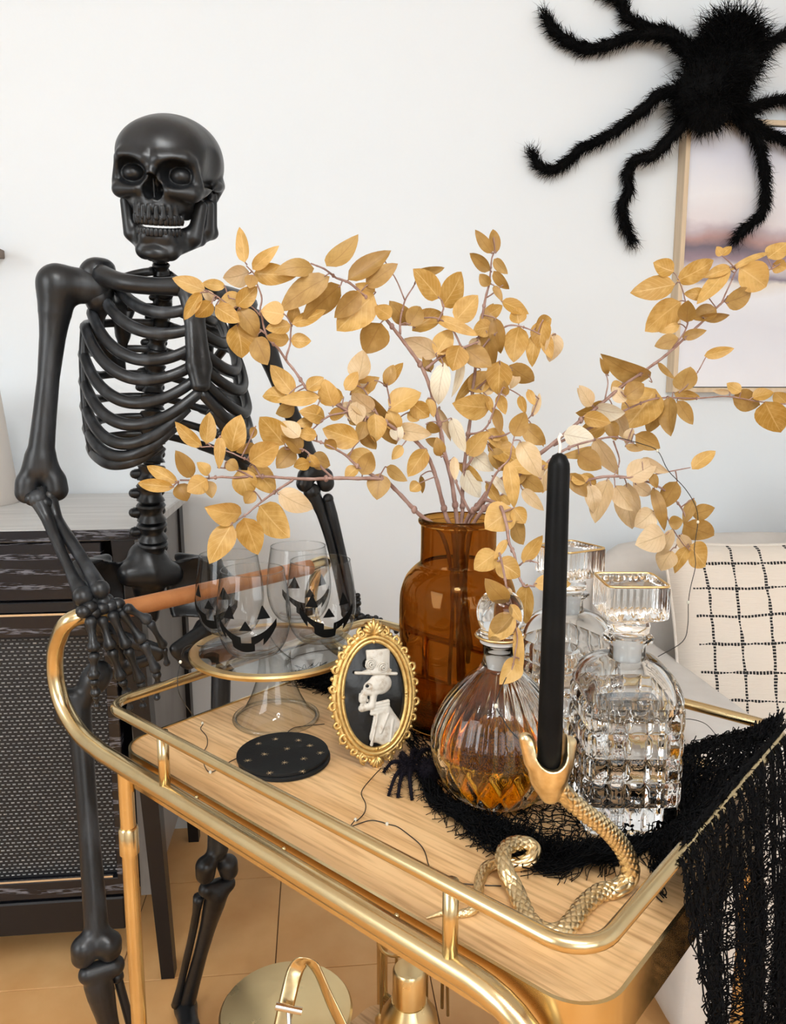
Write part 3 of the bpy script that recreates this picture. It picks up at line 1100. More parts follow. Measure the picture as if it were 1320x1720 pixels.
def rot(yaw, pitch, roll):
    cz, sz, cx, sx, cy, sy = math.cos(yaw), math.sin(yaw), math.cos(pitch), math.sin(pitch), math.cos(roll), math.sin(roll)
    Rz = np.array([[cz, -sz, 0], [sz, cz, 0], [0, 0, 1]])
    Rx = np.array([[1, 0, 0], [0, cx, -sx], [0, sx, cx]])
    Ry = np.array([[cy, 0, sy], [0, 1, 0], [-sy, 0, cy]])
    return Rz @ Rx @ Ry


M['gridfab'] = grid_fabric()
pillow('grid_cushion', 'off white square cushion with a black stitched grid on the sofa', (0.960, 1.440, 0.650), 0.228, 0.070, rot(math.radians(-16), math.radians(-17), math.radians(-4)), M['gridfab'])
pillow('cream_cushion', 'plain cream cushion behind the grid stitched cushion on the sofa', (1.26, 1.575, 0.70), 0.22, 0.06, rot(math.radians(-4), math.radians(-14), math.radians(32)), M['cream'])

# ---------------------------------------------------------------- bar cart
AL = math.radians(-47.2)
EL = np.array([math.cos(AL), math.sin(AL), 0.0])       # along the cart, towards its right end
ES = np.array([-EL[1], EL[0], 0.0])                     # across the cart, towards the wall
TZ = 0.72                                               # tray top


def Q(l, s, z):
    return EL * l + ES * s + np.array([0, 0, z])


cart = thing('bar_cart', 'brushed brass bar cart with oak tray and tan leather wrapped handle', 'bar cart', Q(-0.55, 0.68, 0))
L0, L1, S0_, S1_ = -0.887, -0.2125, 0.4635, 0.908       # tray outline
SF, SB = 0.447, 0.918                                   # planes of the two side tubes
ZU, ZL = 0.789, 0.7145                                  # top rail, side tube


def rrect(l0, l1, s0, s1, r, k=10):
    out = []
    for cl, cs, a0 in ((l1 - r, s1 - r, 0), (l0 + r, s1 - r, 90), (l0 + r, s0 + r, 180), (l1 - r, s0 + r, 270)):
        for i in range(k + 1):
            a = math.radians(a0 + 90 * i / k)
            out.append((cl + r * math.cos(a), cs + r * math.sin(a)))
    return out


M['oak'] = wood_material('oak_veneer', (0.66, 0.395, 0.175), (0.86, 0.60, 0.32), (0.46, 0.25, 0.10), EL)
inn = rrect(L0 + 0.0035, L1 - 0.0035, S0_ + 0.0035, S1_ - 0.0035, 0.0405)
outl = rrect(L0, L1, S0_, S1_, 0.044)
MB().prism(inn, TZ - 0.018, TZ, lambda x, y, z: Q(x, y, z)).part('tray_board', M['oak'], cart, smooth=False)
bd = MB()
n_ = len(inn)
zb, zt = TZ - 0.044, TZ + 0.0018
bd.add([Q(*p, zb) for p in inn] + [Q(*p, zb) for p in outl] + [Q(*p, zt) for p in outl] + [Q(*p, zt) for p in inn],
       [(r_ * n_ + i, r_ * n_ + (i + 1) % n_, ((r_ + 1) % 4) * n_ + (i + 1) % n_, ((r_ + 1) % 4) * n_ + i)[::-1] for r_ in range(4) for i in range(n_)])
bd.part('tray_band', M['brass'], cart, auto=40)
for sside in (SF, SB):
    pass
side = [(-0.235, 0.03), (-0.2405, ZL), (-0.895, ZL)]


def side_path(s):
    a = fillet([Q(-0.236, s, 0.035), Q(-0.236, s, ZL), Q(-0.885, s, ZL)], 0.075, 9)
    b = cr([Q(l, s, z) for l, z in ((-0.885, ZL), (-0.945, 0.7225), (-0.990, 0.748), (-1.008, 0.785), (-1.003, 0.825), (-0.982, 0.856))], 6)
    return a, b


aF, bF = side_path(SF)
aB, bB = side_path(SB)
top = fillet([bF[-1], Q(-0.958, SF, 0.881), Q(-0.955, SF + 0.06, 0.876)], 0.024, 6)
topB = fillet([Q(-0.955, SB - 0.06, 0.876), Q(-0.958, SB, 0.881), bB[-1]], 0.024, 6)
path = np.concatenate([aF[:-1], bF[:-1], top, topB, bB[::-1][1:], aB[::-1][1:]])
MB().tube(path, 0.0113, 14).part('frame_tube', M['brass'], cart)
MB().tube([Q(-0.955, SF + 0.05, 0.876), Q(-0.955, SB - 0.05, 0.876)], 0.0128, 16).part('handle', M['leather'], cart, label='tan leather wrapped handle', auto=40)
for s in (SF, SB):
    MB().tube([Q(-0.835, s, 0.035), Q(-0.835, s, ZL - 0.004)], 0.0098, 14).part('leg', M['brass'], cart, auto=40)
    MB().lathe([(0, 0.600), (0.0122, 0.600), (0.0122, 0.633), (0.0108, 0.635), (0, 0.635)], 20, Q(-0.835, s, 0)).part('leg_collar', M['brass'], cart, auto=40)
    for l in (-0.745, -0.333):
        MB().tube([Q(l, s, ZL), Q(l, s, ZU)], 0.0066, 10).part('rail_post', M['brass'], cart)
    for l in (-0.70, -0.55, -0.40):
        sg = 1 if s == SF else -1
        MB().ball(Q(l, s + sg * 0.0115, ZL + 0.004), 0.003, 8, 6).part('screw', M['brass'], cart)
rr_ = rrect(-0.863, L1 + 0.002, SF - 0.006, SB + 0.002, 0.034, 8)
MB().tube([Q(l, s, ZU) for l, s in rr_], 0.0064, 12, closed=True).part('top_rail', M['brass'], cart)
MB().prism(rrect(-0.83, -0.24, SF + 0.02, SB - 0.02, 0.03, 4), 0.085, 0.10, lambda x, y, z: Q(x, y, z)).part('lower_shelf', M['oak'], cart, smooth=False)
for s in (SF, SB):
    for l in (-0.835, -0.236):
        c = Q(l, s, 0.02)
        MB().tube([c - ES * 0.008, c + ES * 0.008], 0.02, 16).part('caster', M['rubber'], cart, auto=40)
    MB().tube([Q(-0.835, s, 0.0925), Q(-0.236, s, 0.0925)], 0.008, 10).part('lower_rail', M['brass'], cart)


# ---------------------------------------------------------------- things on the lower shelf
SZ = 0.10
# ice bucket with a strap handle
ib = Q(-0.762, 0.633, 0)
b = thing('ice_bucket', 'round brass ice bucket with a folded strap handle on the lower shelf', 'ice bucket', ib + V3(0, 0, SZ))
MB().lathe([(0, SZ), (0.075, SZ), (0.088, SZ + 0.19), (0, SZ + 0.19)], 40, ib).part('body', M['brass_light'], b, auto=40)
MB().lathe([(0, SZ + 0.191), (0.094, SZ + 0.191), (0.095, SZ + 0.195), (0.092, SZ + 0.199), (0.03, SZ + 0.205), (0, SZ + 0.206)], 48, ib).part('lid', M['brass_light'], b, auto=30)
tp = at(512, 1614, d=0.985)
l_, r_ = at(470, 1740, d=0.96), at(585, 1745, d=0.96)
hb = cr([l_, (l_ * 0.5 + tp * 0.5) + V3(-0.006, 0, 0.0), tp + V3(-0.012, 0, -0.012), tp, tp + V3(0.014, 0, -0.012), (r_ * 0.5 + tp * 0.5) + V3(0.004, 0, 0), r_], 5)
MB().tube(hb, 0.0105, 8, asp=0.12, updir=(0.35, 1, 0.5)).part('strap_handle', M['brass'], b)
kn0, kn1 = at(463, 1690, d=0.955), at(507, 1699, d=0.955)
kb = MB().tube([kn0, kn1], 0.0046, 12)
kb.part('handle_bar', M['steel'], b, auto=40)
MB().tube([(kn0 + kn1) / 2, V3(*((kn0 + kn1) / 2)[:2], SZ + 0.20)], 0.003, 8).part('knob_stem', M['steel'], b)
# cocktail shaker
sk = Q(-0.685, 0.815, 0)
k_ = thing('cocktail_shaker', 'brass cocktail shaker with cylindrical cap on the lower shelf', 'shaker', sk + V3(0, 0, SZ))
MB().lathe([(0, SZ), (0.036, SZ), (0.045, SZ + 0.075), (0.045, SZ + 0.095), (0, SZ + 0.095)], 36, sk).part('cup', M['brass_light'], k_, auto=40)
MB().lathe([(0, SZ + 0.0955), (0.0455, SZ + 0.0955), (0.044, SZ + 0.111), (0.031, SZ + 0.131), (0.0275, SZ + 0.137), (0, SZ + 0.137)], 36, sk).part('strainer_top', M['brass_light'], k_, auto=40)
MB().lathe([(0, SZ + 0.1372), (0.0262, SZ + 0.1372), (0.0258, SZ + 0.188), (0.023, SZ + 0.192), (0, SZ + 0.192)], 36, sk).part('cap', M['brass_light'], k_, auto=40)
# stand of long handled bar tools
ts = Q(-0.73, 0.868, 0)
st = thing('bar_tool_stand', 'brass bar tool stand with a round base on the lower shelf', 'tool stand', ts + V3(0, 0, SZ))
MB().lathe([(0, SZ), (0.04, SZ), (0.04, SZ + 0.008), (0, SZ + 0.010)], 32, ts).part('base', M['brass_light'], st, auto=40)
pa = at(622, 1800, Y=ts[1])
MB().tube([ts + V3(0, 0, SZ + 0.009), ts + V3(0, 0, 0.395)], 0.0042, 10).part('pole', M['brass'], st)
MB().tube([ts + V3(-0.055, 0, 0.395), ts + V3(0.06, 0, 0.395)], 0.0035, 10).part('crossbar', M['brass'], st)
for i, (dx, kind, lab) in enumerate(((-0.047, 'bar_spoon', 'long brass bar spoon hanging at the left end of the tool stand'),
                                     (-0.022, 'strainer', 'brass strainer with a round ring hanging beside the bar spoon'),
                                     (0.028, 'muddler', 'slim brass muddler hanging to the right of the stand pole'),
                                     (0.054, 'tongs', 'slim brass tongs hanging at the right end of the tool stand'))):
    c = ts + V3(dx, -0.010, 0)
    tl_ = thing(kind, lab, 'bar tool', c + V3(0, 0, 0.16), 'bar tools on the lower shelf stand')
    MB().tube([c + V3(0, 0, 0.165), c + V3(0, 0, 0.388)], 0.0028, 8).part('shaft', M['brass'], tl_)
    MB().tube([c + V3(0, 0, 0.385), c + V3(0, 0.004, 0.3985), c + V3(0, 0.0145, 0.3995)], 0.0022, 8).part('hook', M['brass'], tl_)
    if kind == 'bar_spoon':
        MB().ball(c + V3(0, 0, 0.152), 0.012, 12, 8, (0.9, 0.4, 1.2)).part('bowl', M['brass_light'], tl_)
    elif kind == 'strainer':
        a = np.linspace(0, 2 * PI, 28, endpoint=False)
        MB().tube([c + V3(0.03 * math.cos(q), -0.004, 0.30 + 0.03 * math.sin(q)) for q in a], 0.0028, 8, closed=True).part('ring', M['brass_light'], tl_)
    elif kind == 'muddler':
        MB().lathe([(0, 0.135), (0.009, 0.137), (0.009, 0.17), (0, 0.172)], 16, c).part('head', M['brass_light'], tl_, auto=40)
    else:
        MB().tube([c + V3(0.010, 0, 0.15), c + V3(0.0035, 0, 0.37)], 0.0026, 8).part('arm', M['brass_light'], tl_)

# ---------------------------------------------------------------- cake stand and pumpkin face glasses
sc_ = at(464, 1207, z=TZ)
SX, SY = sc_[0], sc_[1]
PZ = 0.8235
cs = thing('cake_stand', 'clear glass cake stand with gold rim holding four pumpkin face glasses', 'cake stand', (SX, SY, TZ))
foot = [(0.057, TZ + 0.0035), (0.052, TZ + 0.008), (0.043, TZ + 0.018), (0.034, TZ + 0.035), (0.027, TZ + 0.055), (0.023, TZ + 0.075), (0.0215, TZ + 0.09), (0.0225, PZ - 0.003)]
MB().lathe(foot, 48, (SX, SY, 0)).part('pedestal', M['stem_glass'], cs)
a = np.linspace(0, 2 * PI, 56, endpoint=False)
MB().tube([(SX + 0.0572 * math.cos(q), SY + 0.0572 * math.sin(q), TZ + 0.0034) for q in a], 0.0032, 8, closed=True).part('foot_rim', M['stem_glass'], cs)
MB().lathe([(0, PZ - 0.003), (0.108, PZ - 0.003), (0.108, PZ), (0, PZ)], 72, (SX, SY, 0)).part('plate', M['plate_glass'], cs, auto=40)
MB().lathe([(0.1015, PZ + 0.0003), (0.1135, PZ + 0.0008), (0.1155, PZ - 0.0015), (0.1145, PZ - 0.0055), (0.1085, PZ - 0.0060), (0.1015, PZ + 0.0003)], 80, (SX, SY, 0)).part('rim', M['gold_rim'], cs, label='gold painted rim', auto=50)

GH = 0.116
gp = cr([(0.0235, 0.0012), (0.0330, 0.0050), (0.0425, 0.0190), (0.0478, 0.0380), (0.0490, 0.0560), (0.0470, 0.0800), (0.0440, 0.1000), (0.0415, GH)], 5)


def grad(z):
    return float(np.interp(z, gp[:, 1], gp[:, 0]))


def on_glass(a, z, off):
    r = grad(z) + off
    return (r * math.sin(a), -r * math.cos(a), z)


def pumpkin_glass(loc, turn, label):
    g = bpy.data.objects.new('stemless_glass', None)
    COL.objects.link(g)
    tag(g, label, 'glass', 'pumpkin face glasses on the cake stand')
    MB().lathe([(0, 0.0012)] + [tuple(p) for p in gp], 56).part('bowl', M['thin'], g)
    MB().lathe([(0, 0.006), (0.022, 0.0062), (0.031, 0.010)], 40).part('base_disc', M['thin'], g)
    a = np.linspace(0, 2 * PI, 56, endpoint=False)
    MB().tube([(0.0413 * math.cos(q), 0.0413 * math.sin(q), GH) for q in a], 0.00075, 6, closed=True).part('rim', M['stem_glass'], g)

    def patch(nm, shp, n=1):
        """shp: list of (x, z) outline in metres along the wall, split into a fan of quads"""
        mb = MB()
        for quad in shp:
            k = 5
            (p0, p1, p2, p3) = quad
            vs, fs = [], []
            for i in range(k + 1):
                for j in range(3):
                    u, v = i / k, j / 2
                    x = (p0[0] * (1 - u) + p1[0] * u) * (1 - v) + (p3[0] * (1 - u) + p2[0] * u) * v
                    z = (p0[1] * (1 - u) + p1[1] * u) * (1 - v) + (p3[1] * (1 - u) + p2[1] * u) * v
                    vs.append(on_glass(x * 1.12 / 0.048, 0.036 + (z - 0.036) * 1.13 + 0.004, 0.0006))
            for i in range(k):
                for j in range(2):
                    q = i * 3 + j
                    fs.append((q, q + 3, q + 4, q + 1))
            mb.add(vs, fs)
        mb.part(nm, M['black_print'], g)
    for sx in (-1, 1):
        patch('eye', [((sx * 0.0205 - 0.0078, 0.0555), (sx * 0.0205 + 0.0078, 0.0555), (sx * 0.0195 + 0.0006, 0.0705), (sx * 0.0195 - 0.0006, 0.0705))])
    patch('nose', [((-0.0072, 0.0425), (0.0072, 0.0425), (0.0006, 0.0535), (-0.0006, 0.0535))])
    qs = []

    def mouth(x):
        u = abs(x) / 0.036
        top = 0.0345 + 0.0195 * u ** 2
        bot = 0.0155 + 0.030 * u ** 2.2
        return bot, top
    xs = np.linspace(-0.036, 0.036, 37)
    for x0, x1 in zip(xs, xs[1:]):
        m_ = (x0 + x1) / 2
        b0, t0 = mouth(x0)
        b1, t1 = mouth(x1)
        if -0.0055 < m_ < 0.0055:                        # upper tooth
            t0 = t1 = 0.0275
        if 0.010 < m_ < 0.0195:                          # lower teeth
            b0, b1 = b0 + 0.0085, b1 + 0.0085
        if -0.0260 < m_ < -0.0180:
            b0, b1 = b0 + 0.0080, b1 + 0.0080
        qs.append(((x0, b0), (x1, b1), (x1, t1), (x0, t0)))
    patch('mouth', qs)
    g.location = [float(q) for q in loc]
    g.rotation_euler = (0, 0, turn)
    return g


for (px, py, trn, lb) in ((428, 1099, -8, 'stemless glass with black pumpkin face nearest the front rim of the cake stand'),
                          (540, 1076, 12, 'stemless glass with black pumpkin face on the right side of the cake stand'),
                          (388, 1062, -30, 'stemless glass with black pumpkin face turned away, on the left side of the cake stand'),
                          (503, 1041, 20, 'stemless glass with black pumpkin face at the back of the cake stand')):
    p = at(px, py, z=PZ)
    pumpkin_glass((p[0], p[1], PZ + 0.0005), math.radians(trn), lb)

# ---------------------------------------------------------------- coasters
cc_ = at(478, 1277, z=TZ)
for i in range(2):
    z0 = TZ + 0.0005 + i * 0.0052
    dx = 0.0022 * i
    c = thing('coaster', ('upper round black leather coaster printed with small gold spiders' if i else 'lower round black leather coaster mostly hidden under the printed one'), 'coaster', (cc_[0] - dx, cc_[1] + dx, z0), 'round black coasters')
    MB().lathe([(0, z0), (0.0555, z0), (0.0565, z0 + 0.001), (0.0565, z0 + 0.0042), (0.0555, z0 + 0.005), (0, z0 + 0.005)], 56, (cc_[0] - dx, cc_[1] + dx, 0)).part('disc', M['coaster'], c, auto=40)
    if i:
        zt_ = z0 + 0.0052
        for (zx, zy) in ((322, 782), (210, 812), (472, 790), (545, 825), (397, 845), (250, 880), (612, 872), (140, 922), (503, 910), (380, 935), (282, 1003), (498, 993)):
            p = at(380 + zx / 3.882, 1040 + zy / 3.882, z=zt_)
            mb = MB()
            r0 = random.random() * 3
            mb.lathe([(0.0011, zt_), (0.0011, zt_ + 0.0002), (0, zt_ + 0.0002)], 8, (p[0], p[1], 0))
            for q in range(8):
                an = r0 + q * PI / 4 + random.uniform(-.15, .15)
                e = 0.0048 * random.uniform(.75, 1.1)
                d = V3(math.cos(an), math.sin(an), 0)
                nn = V3(-d[1], d[0], 0) * 0.00028
                b0 = V3(p[0], p[1], zt_ + 0.0001)
                mb.add([b0 - nn, b0 + d * e - nn * .6, b0 + d * e + nn * .6, b0 + nn], [(0, 1, 2, 3)])
            mb.part('spider_print', M['print_gold'], c, smooth=False)

# ---------------------------------------------------------------- amber vase
vc = at(766, 1214, z=TZ)
VX, VY = vc[0], vc[1]
vz = TZ + 0.004
prof = [(0, vz), (0.066, vz), (0.0735, vz + 0.006), (0.0765, vz + 0.02), (0.0785, vz + 0.12), (0.0785, vz + 0.165), (0.0765, vz + 0.185), (0.070, vz + 0.203), (0.060, vz + 0.215), (0.053, vz + 0.221),
        (0.0505, vz + 0.227), (0.0500, vz + 0.27), (0.0512, vz + 0.274), (0.0535, vz + 0.277), (0.0535, vz + 0.281), (0.0505, vz + 0.2835), (0.0480, vz + 0.281)]
ip = [(0.0472, vz + 0.27), (0.0475, vz + 0.227), (0.050, vz + 0.2185), (0.0575, vz + 0.2115), (0.067, vz + 0.200), (0.0733, vz + 0.183), (0.0752, vz + 0.165), (0.0752, vz + 0.12), (0.0735, vz + 0.025), (0.066, vz + 0.012), (0, vz + 0.010)]
vase = thing('amber_vase', 'amber brown glass bottle vase holding the golden branches', 'vase', (VX, VY, TZ))
c1 = cr(prof[1:], 4)
c2 = cr(ip[:-1], 4)
MB().lathe([prof[0]] + [tuple(p) for p in c1] + [tuple(p) for p in c2] + [ip[-1]], 72, (VX, VY, 0)).part('body', M['amber'], vase)
VT = vz + 0.28

# ---------------------------------------------------------------- round whisky decanter
dc = at(833, 1345, z=TZ)
DX_, DY_ = dc[0], dc[1]
dz = TZ + 0.006
dec = thing('round_decanter', 'round cut glass decanter of amber whisky with a ball stopper', 'decanter', (DX_, DY_, TZ))
dpr = cr([(0.034, 0.0), (0.050, 0.010), (0.0640, 0.027), (0.0720, 0.048), (0.0738, 0.066), (0.0705, 0.085), (0.0600, 0.108), (0.0460, 0.126), (0.0310, 0.141), (0.0215, 0.150), (0.0180, 0.158), (0.0175, 0.168), (0.0185, 0.175), (0.0205, 0.178)], 7)


def dmod(t, z, r):
    zz = z - dz
    if 0.062 < zz < 0.145:
        f = min(1, (zz - 0.062) / 0.012, (0.145 - zz) / 0.02)
        return r * (1 - 0.030 * f * abs(math.sin(t * 14)))
    if 0.004 < zz <= 0.062:
        f = min(1, (zz - 0.004) / 0.008, (0.062 - zz) / 0.006)
        a = t * 9 + (zz - 0.03) * 62
        b_ = t * 9 - (zz - 0.03) * 62
        dia = min(abs(math.sin(a)), abs(math.sin(b_)))
        return r * (1 - 0.05 * f * (1 - min(1, dia * 1.8)))
    return r


gl_ = MB().lathe([(0, dz)] + [(p[0], dz + p[1]) for p in dpr] + [(0.0165, dz + 0.178), (0.0155, dz + 0.165)], 252, (DX_, DY_, 0), mod=dmod)
gl_.lathe([(0.0155, dz + 0.165)] + [(max(p[0] - 0.0065, 0.0150), dz + p[1] + 0.001) for p in dpr[::-1][14:-8]] + [(0, dz + 0.010)], 96, (DX_, DY_, 0))
gl_.part('body', M['clear'], dec)
liq = [(p[0] - 0.0071, dz + p[1] + 0.001) for p in dpr[8:] if p[1] < 0.062]
MB().lathe([(0, dz + 0.0115)] + liq + [(0, liq[-1][1] + 0.0001)], 96, (DX_, DY_, 0)).part('whisky', M['whisky'], dec, auto=40)
MB().lathe([(0, dz + 0.150), (0.0135, dz + 0.150), (0.0145, dz + 0.160), (0.0140, dz + 0.164), (0.0149, dz + 0.168), (0.0151, dz + 0.1785), (0.0212, dz + 0.1788), (0.0212, dz + 0.1816), (0, dz + 0.1816)], 40, (DX_, DY_, 0)).part('collar', M['collar'], dec, auto=40)
spr = cr([(0.0165, 0.182), (0.0240, 0.1835), (0.0258, 0.1865), (0.0240, 0.1895), (0.0205, 0.1925), (0.0235, 0.2000), (0.0252, 0.2100), (0.0238, 0.2210), (0.0180, 0.2300), (0.0090, 0.2350)], 5)
stp = MB().lathe([(0, dz + 0.182)] + [(p[0], dz + p[1]) for p in spr] + [(0, dz + 0.2357)], 56, (DX_, DY_, 0)).part('stopper', M['clear'], dec)
a = np.linspace(0, 2 * PI, 56, endpoint=False)
MB().tube([(DX_ + 0.0257 * math.cos(q), DY_ + 0.0257 * math.sin(q), dz + 0.1862) for q in a], 0.0013, 6, closed=True).part('gold_ring', M['gold_rim'], stp)


# ---------------------------------------------------------------- square decanters
def square_decanter(x, y, turn, label, level):
    root = thing('square_decanter', label, 'decanter', (x, y, TZ), 'square cut glass decanters')
    z0 = TZ + 0.006
    KZ = 1.065
    HB, ROWS, CELLS = 0.128, 5, 5
    A = 0.0488
    rows = []                                            # (z, half size, exponent, facet phase or None)
    rows.append((0.0, A * 0.90, 7, None))
    rows.append((0.004, A * 0.985, 8, None))
    for i in range(ROWS * 8 + 1):
        rows.append((0.006 + (HB - 0.006) * i / (ROWS * 8), A, 8, (i / 8.0) % 1.0 if i % 8 else 0.0))
    for u in np.linspace(0, 1, 14)[1:]:
        q = math.sin(u * PI / 2)
        rows.append((HB + 0.036 * q, A + (0.0195 - A) * (1 - math.cos(u * PI / 2)), 8 - 6 * u, None))
    for zz, rr in ((0.170, 0.0180), (0.176, 0.0176), (0.1795, 0.0195), (0.1815, 0.0248), (0.1845, 0.0255), (0.186, 0.0240)):
        rows.append((zz, rr, 2, None))
    N = 4 * CELLS * 8
    ca, sa = math.cos(turn), math.sin(turn)

    def ring(zz, hs, ex, ph, inset=0.0, facets=True):
        out = []
        for k in range(N):
            # walk along a square at even steps so that the cells are even
            s_ = k / (N / 4.0)
            sd, u = int(s_), s_ - int(s_)
            qx, qy = [(1, 2 * u - 1), (1 - 2 * u, 1), (-1, 1 - 2 * u), (2 * u - 1, -1)][sd]
            L_ = (abs(qx) ** ex + abs(qy) ** ex) ** (1 / ex)
            r = (hs - inset)
            px_, py_ = qx / L_ * r, qy / L_ * r
            if facets and ph is not None:
                cu = (u * CELLS) % 1.0
                e = min(cu, 1 - cu, ph, 1 - ph)
                h = 0.0026 * (1 if e > 0.16 else e / 0.16)
                m_ = math.hypot(px_, py_)
                nx, ny = [(1, 0), (0, 1), (-1, 0), (0, -1)][sd]
                px_, py_ = px_ + nx * (h - 0.0015), py_ + ny * (h - 0.0015)
            out.append((x + px_ * ca - py_ * sa, y + px_ * sa + py_ * ca, z0 + zz * KZ))
        return out

    def skin(rings, bottom=True, topc=True, flip=False):
        vs = [p for r in rings for p in r]
        fs = []
        for i in range(len(rings) - 1):
            for k in range(N):
                l = (k + 1) % N
                f = (i * N + k, i * N + l, (i + 1) * N + l, (i + 1) * N + k)
                fs.append(f[::-1] if flip else f)
        nb = len(vs)
        vs.append((x, y, rings[0][0][2]))
        vs.append((x, y, rings[-1][0][2]))
        for k in range(N):
            l = (k + 1) % N
            if bottom:
                f = (nb, l, k)
                fs.append(f[::-1] if flip else f)
            if topc:
                f = (nb + 1, (len(rings) - 1) * N + k, (len(rings) - 1) * N + l)
                fs.append(f[::-1] if flip else f)
        return vs, fs
    outer = [ring(*r) for r in rows]
    inner_rows = [(level, A - 0.012, 6), (level + 0.0015, A - 0.0095, 7)] + [(zz, A - 0.0085, 8) for zz in np.linspace(level + 0.005, HB, 6)]
    for u in np.linspace(0, 1, 10)[1:]:
        q = math.sin(u * PI / 2)
        inner_rows.append((HB + 0.032 * q, A - 0.0085 + (0.0152 - A + 0.0085) * (1 - math.cos(u * PI / 2)), 8 - 6 * u))
    inner_rows.append((0.184, 0.0152, 2))
    inner = [ring(r[0], r[1], r[2], None) for r in inner_rows]
    mb = MB().add(*skin(outer))
    mb.add(*skin(inner, flip=True))
    mb.part('body', M['clear'], root, auto=28)
    MB().lathe([(0, z0 + 0.158 * KZ), (0.0135, z0 + 0.158 * KZ), (0.0145, z0 + 0.166 * KZ), (0.0140, z0 + 0.171 * KZ), (0.0146, z0 + 0.176 * KZ), (0.0146, z0 + 0.185 * KZ), (0, z0 + 0.185 * KZ)], 40, (x, y, 0)).part('collar', M['collar'], root, auto=40)
    # stopper: neck cone, square block with fluted sides, gold edged top
    spf = [(0.0150, 0.187, 2), (0.0205, 0.190, 2), (0.0215, 0.196, 2), (0.0200, 0.2015, 2), (0.0220, 0.2045, 3), (0.0285, 0.2065, 8), (0.0312, 0.2085, 9), (0.0316, 0.211, 10), (0.0316, 0.2385, 10), (0.0305, 0.2400, 10), (0.0278, 0.2400, 9), (0.0265, 0.2385, 9)]
    sr = []
    for hs, zz, ex in spf:
        r = ring(zz, hs, ex, None)
        if 0.209 < zz < 0.239:
            r = [((px_ - x) * (1 + 0.012 * math.sin(k * 2 * PI / N * 40)) + x, (py_ - y) * (1 + 0.012 * math.sin(k * 2 * PI / N * 40)) + y, pz_) for k, (px_, py_, pz_) in enumerate(r)]
        sr.append(r)
    s_ = MB().add(*skin(sr)).part('stopper', M['clear'], root, auto=35)
    gr = ring(0.2402, 0.0305, 10, None)
    MB().tube(gr, 0.0013, 6, closed=True).part('gold_edge', M['gold_rim'], s_)


p = at(1040, 1374, z=TZ)
square_decanter(p[0], p[1], math.radians(-6), 'square cut glass decanter of clear spirit in front, right of the black candle', 0.112)
p = at(946, 1252, z=TZ)
square_decanter(p[0], p[1], math.radians(24), 'square cut glass decanter of clear spirit half hidden behind the black candle', 0.085)

# ---------------------------------------------------------------- cameo picture in an ornate oval frame
fc = at(628, 1281, z=TZ)
FYAW, FTILT = math.radians(14), math.radians(-13)
FRM = rot(FYAW, FTILT, 0) @ rot(0, 0, math.radians(3))


def FP(u, v, n=0.0):
    """frame coordinates: u right, v up, n towards the viewer"""
    return np.array([fc[0], fc[1], TZ + 0.003]) + FRM @ np.array([u, -n - 0.006, v + 0.081])


cam_ = thing('cameo_frame', 'small ornate gold oval frame with a white skull in a top hat on black', 'picture frame', (fc[0], fc[1], TZ))
ta_ = np.linspace(0, 2 * PI, 64, endpoint=False)
OA, OB = 0.0415, 0.0655
fo = MB()
for (ka, nn, rr) in ((0.0, 0.004, 0.0030), (0.0048, 0.006, 0.0026), (0.0095, 0.002, 0.0038)):
    fo.tube([FP((OA + ka) * math.cos(t), (OB + ka) * math.sin(t), nn) for t in ta_], rr, 8, closed=True)
fo.part('oval_molding', M['gold_paint'], cam_)


def oval(a, b, n0, n1):
    poly = [(a * math.cos(t), b * math.sin(t)) for t in ta_]
    return MB().prism(poly, n0, n1, lambda x, y, z: FP(x, y, z))


oval(OA + 0.009, OB + 0.009, -0.005, 0.0005).part('back_plate', M['gold_paint'], cam_, auto=40)
oval(OA, OB, 0.0004, 0.0012).part('black_panel', M['gloss_black'], cam_, auto=40)


def spiral(u0, v0, ang, size, hand, turns=1.25, n=18):
    """a C-scroll that starts on the molding and curls in"""
    pts = []
    for i in range(n + 1):
        t = i / n
        r = size * (1 - 0.78 * t)
        a = ang + hand * (t * turns * 2 * PI)
        pts.append((u0 + size * 0.0 + r * math.cos(a), v0 + r * math.sin(a)))
    return pts


NSC = 22
for i in range(NSC):
    t = 2 * PI * (i + 0.5) / NSC
    deg = math.degrees(t) % 360
    if 74 < deg < 106 or 254 < deg < 286:
        continue
    cu, cv_ = (OA + 0.0118) * math.cos(t), (OB + 0.0118) * math.sin(t)
    hand = 1 if i % 2 else -1
    sz_ = 0.0078 if i % 2 else 0.0062
    p2 = spiral(cu, cv_, t + hand * 1.9, sz_, hand)
    mb = MB().tube([FP(u, v, 0.003 + 0.002 * k / 18) for k, (u, v) in enumerate(p2)], np.linspace(0.0027, 0.0014, len(p2)), 6)
    t2 = t + 0.5 * 2 * PI / NSC
    mb.ball(FP((OA + 0.0135) * math.cos(t2), (OB + 0.0135) * math.sin(t2), 0.002), 0.0030, 8, 6)
    ex = OA + 0.0165 if i % 2 else OA + 0.0150
    mb.ball(FP((ex + 0.001) * math.cos(t), (ex + OB - OA + 0.001) * math.sin(t), 0.002), 0.0018, 6, 5)
    mb.part('scroll', M['gold_paint'], cam_)
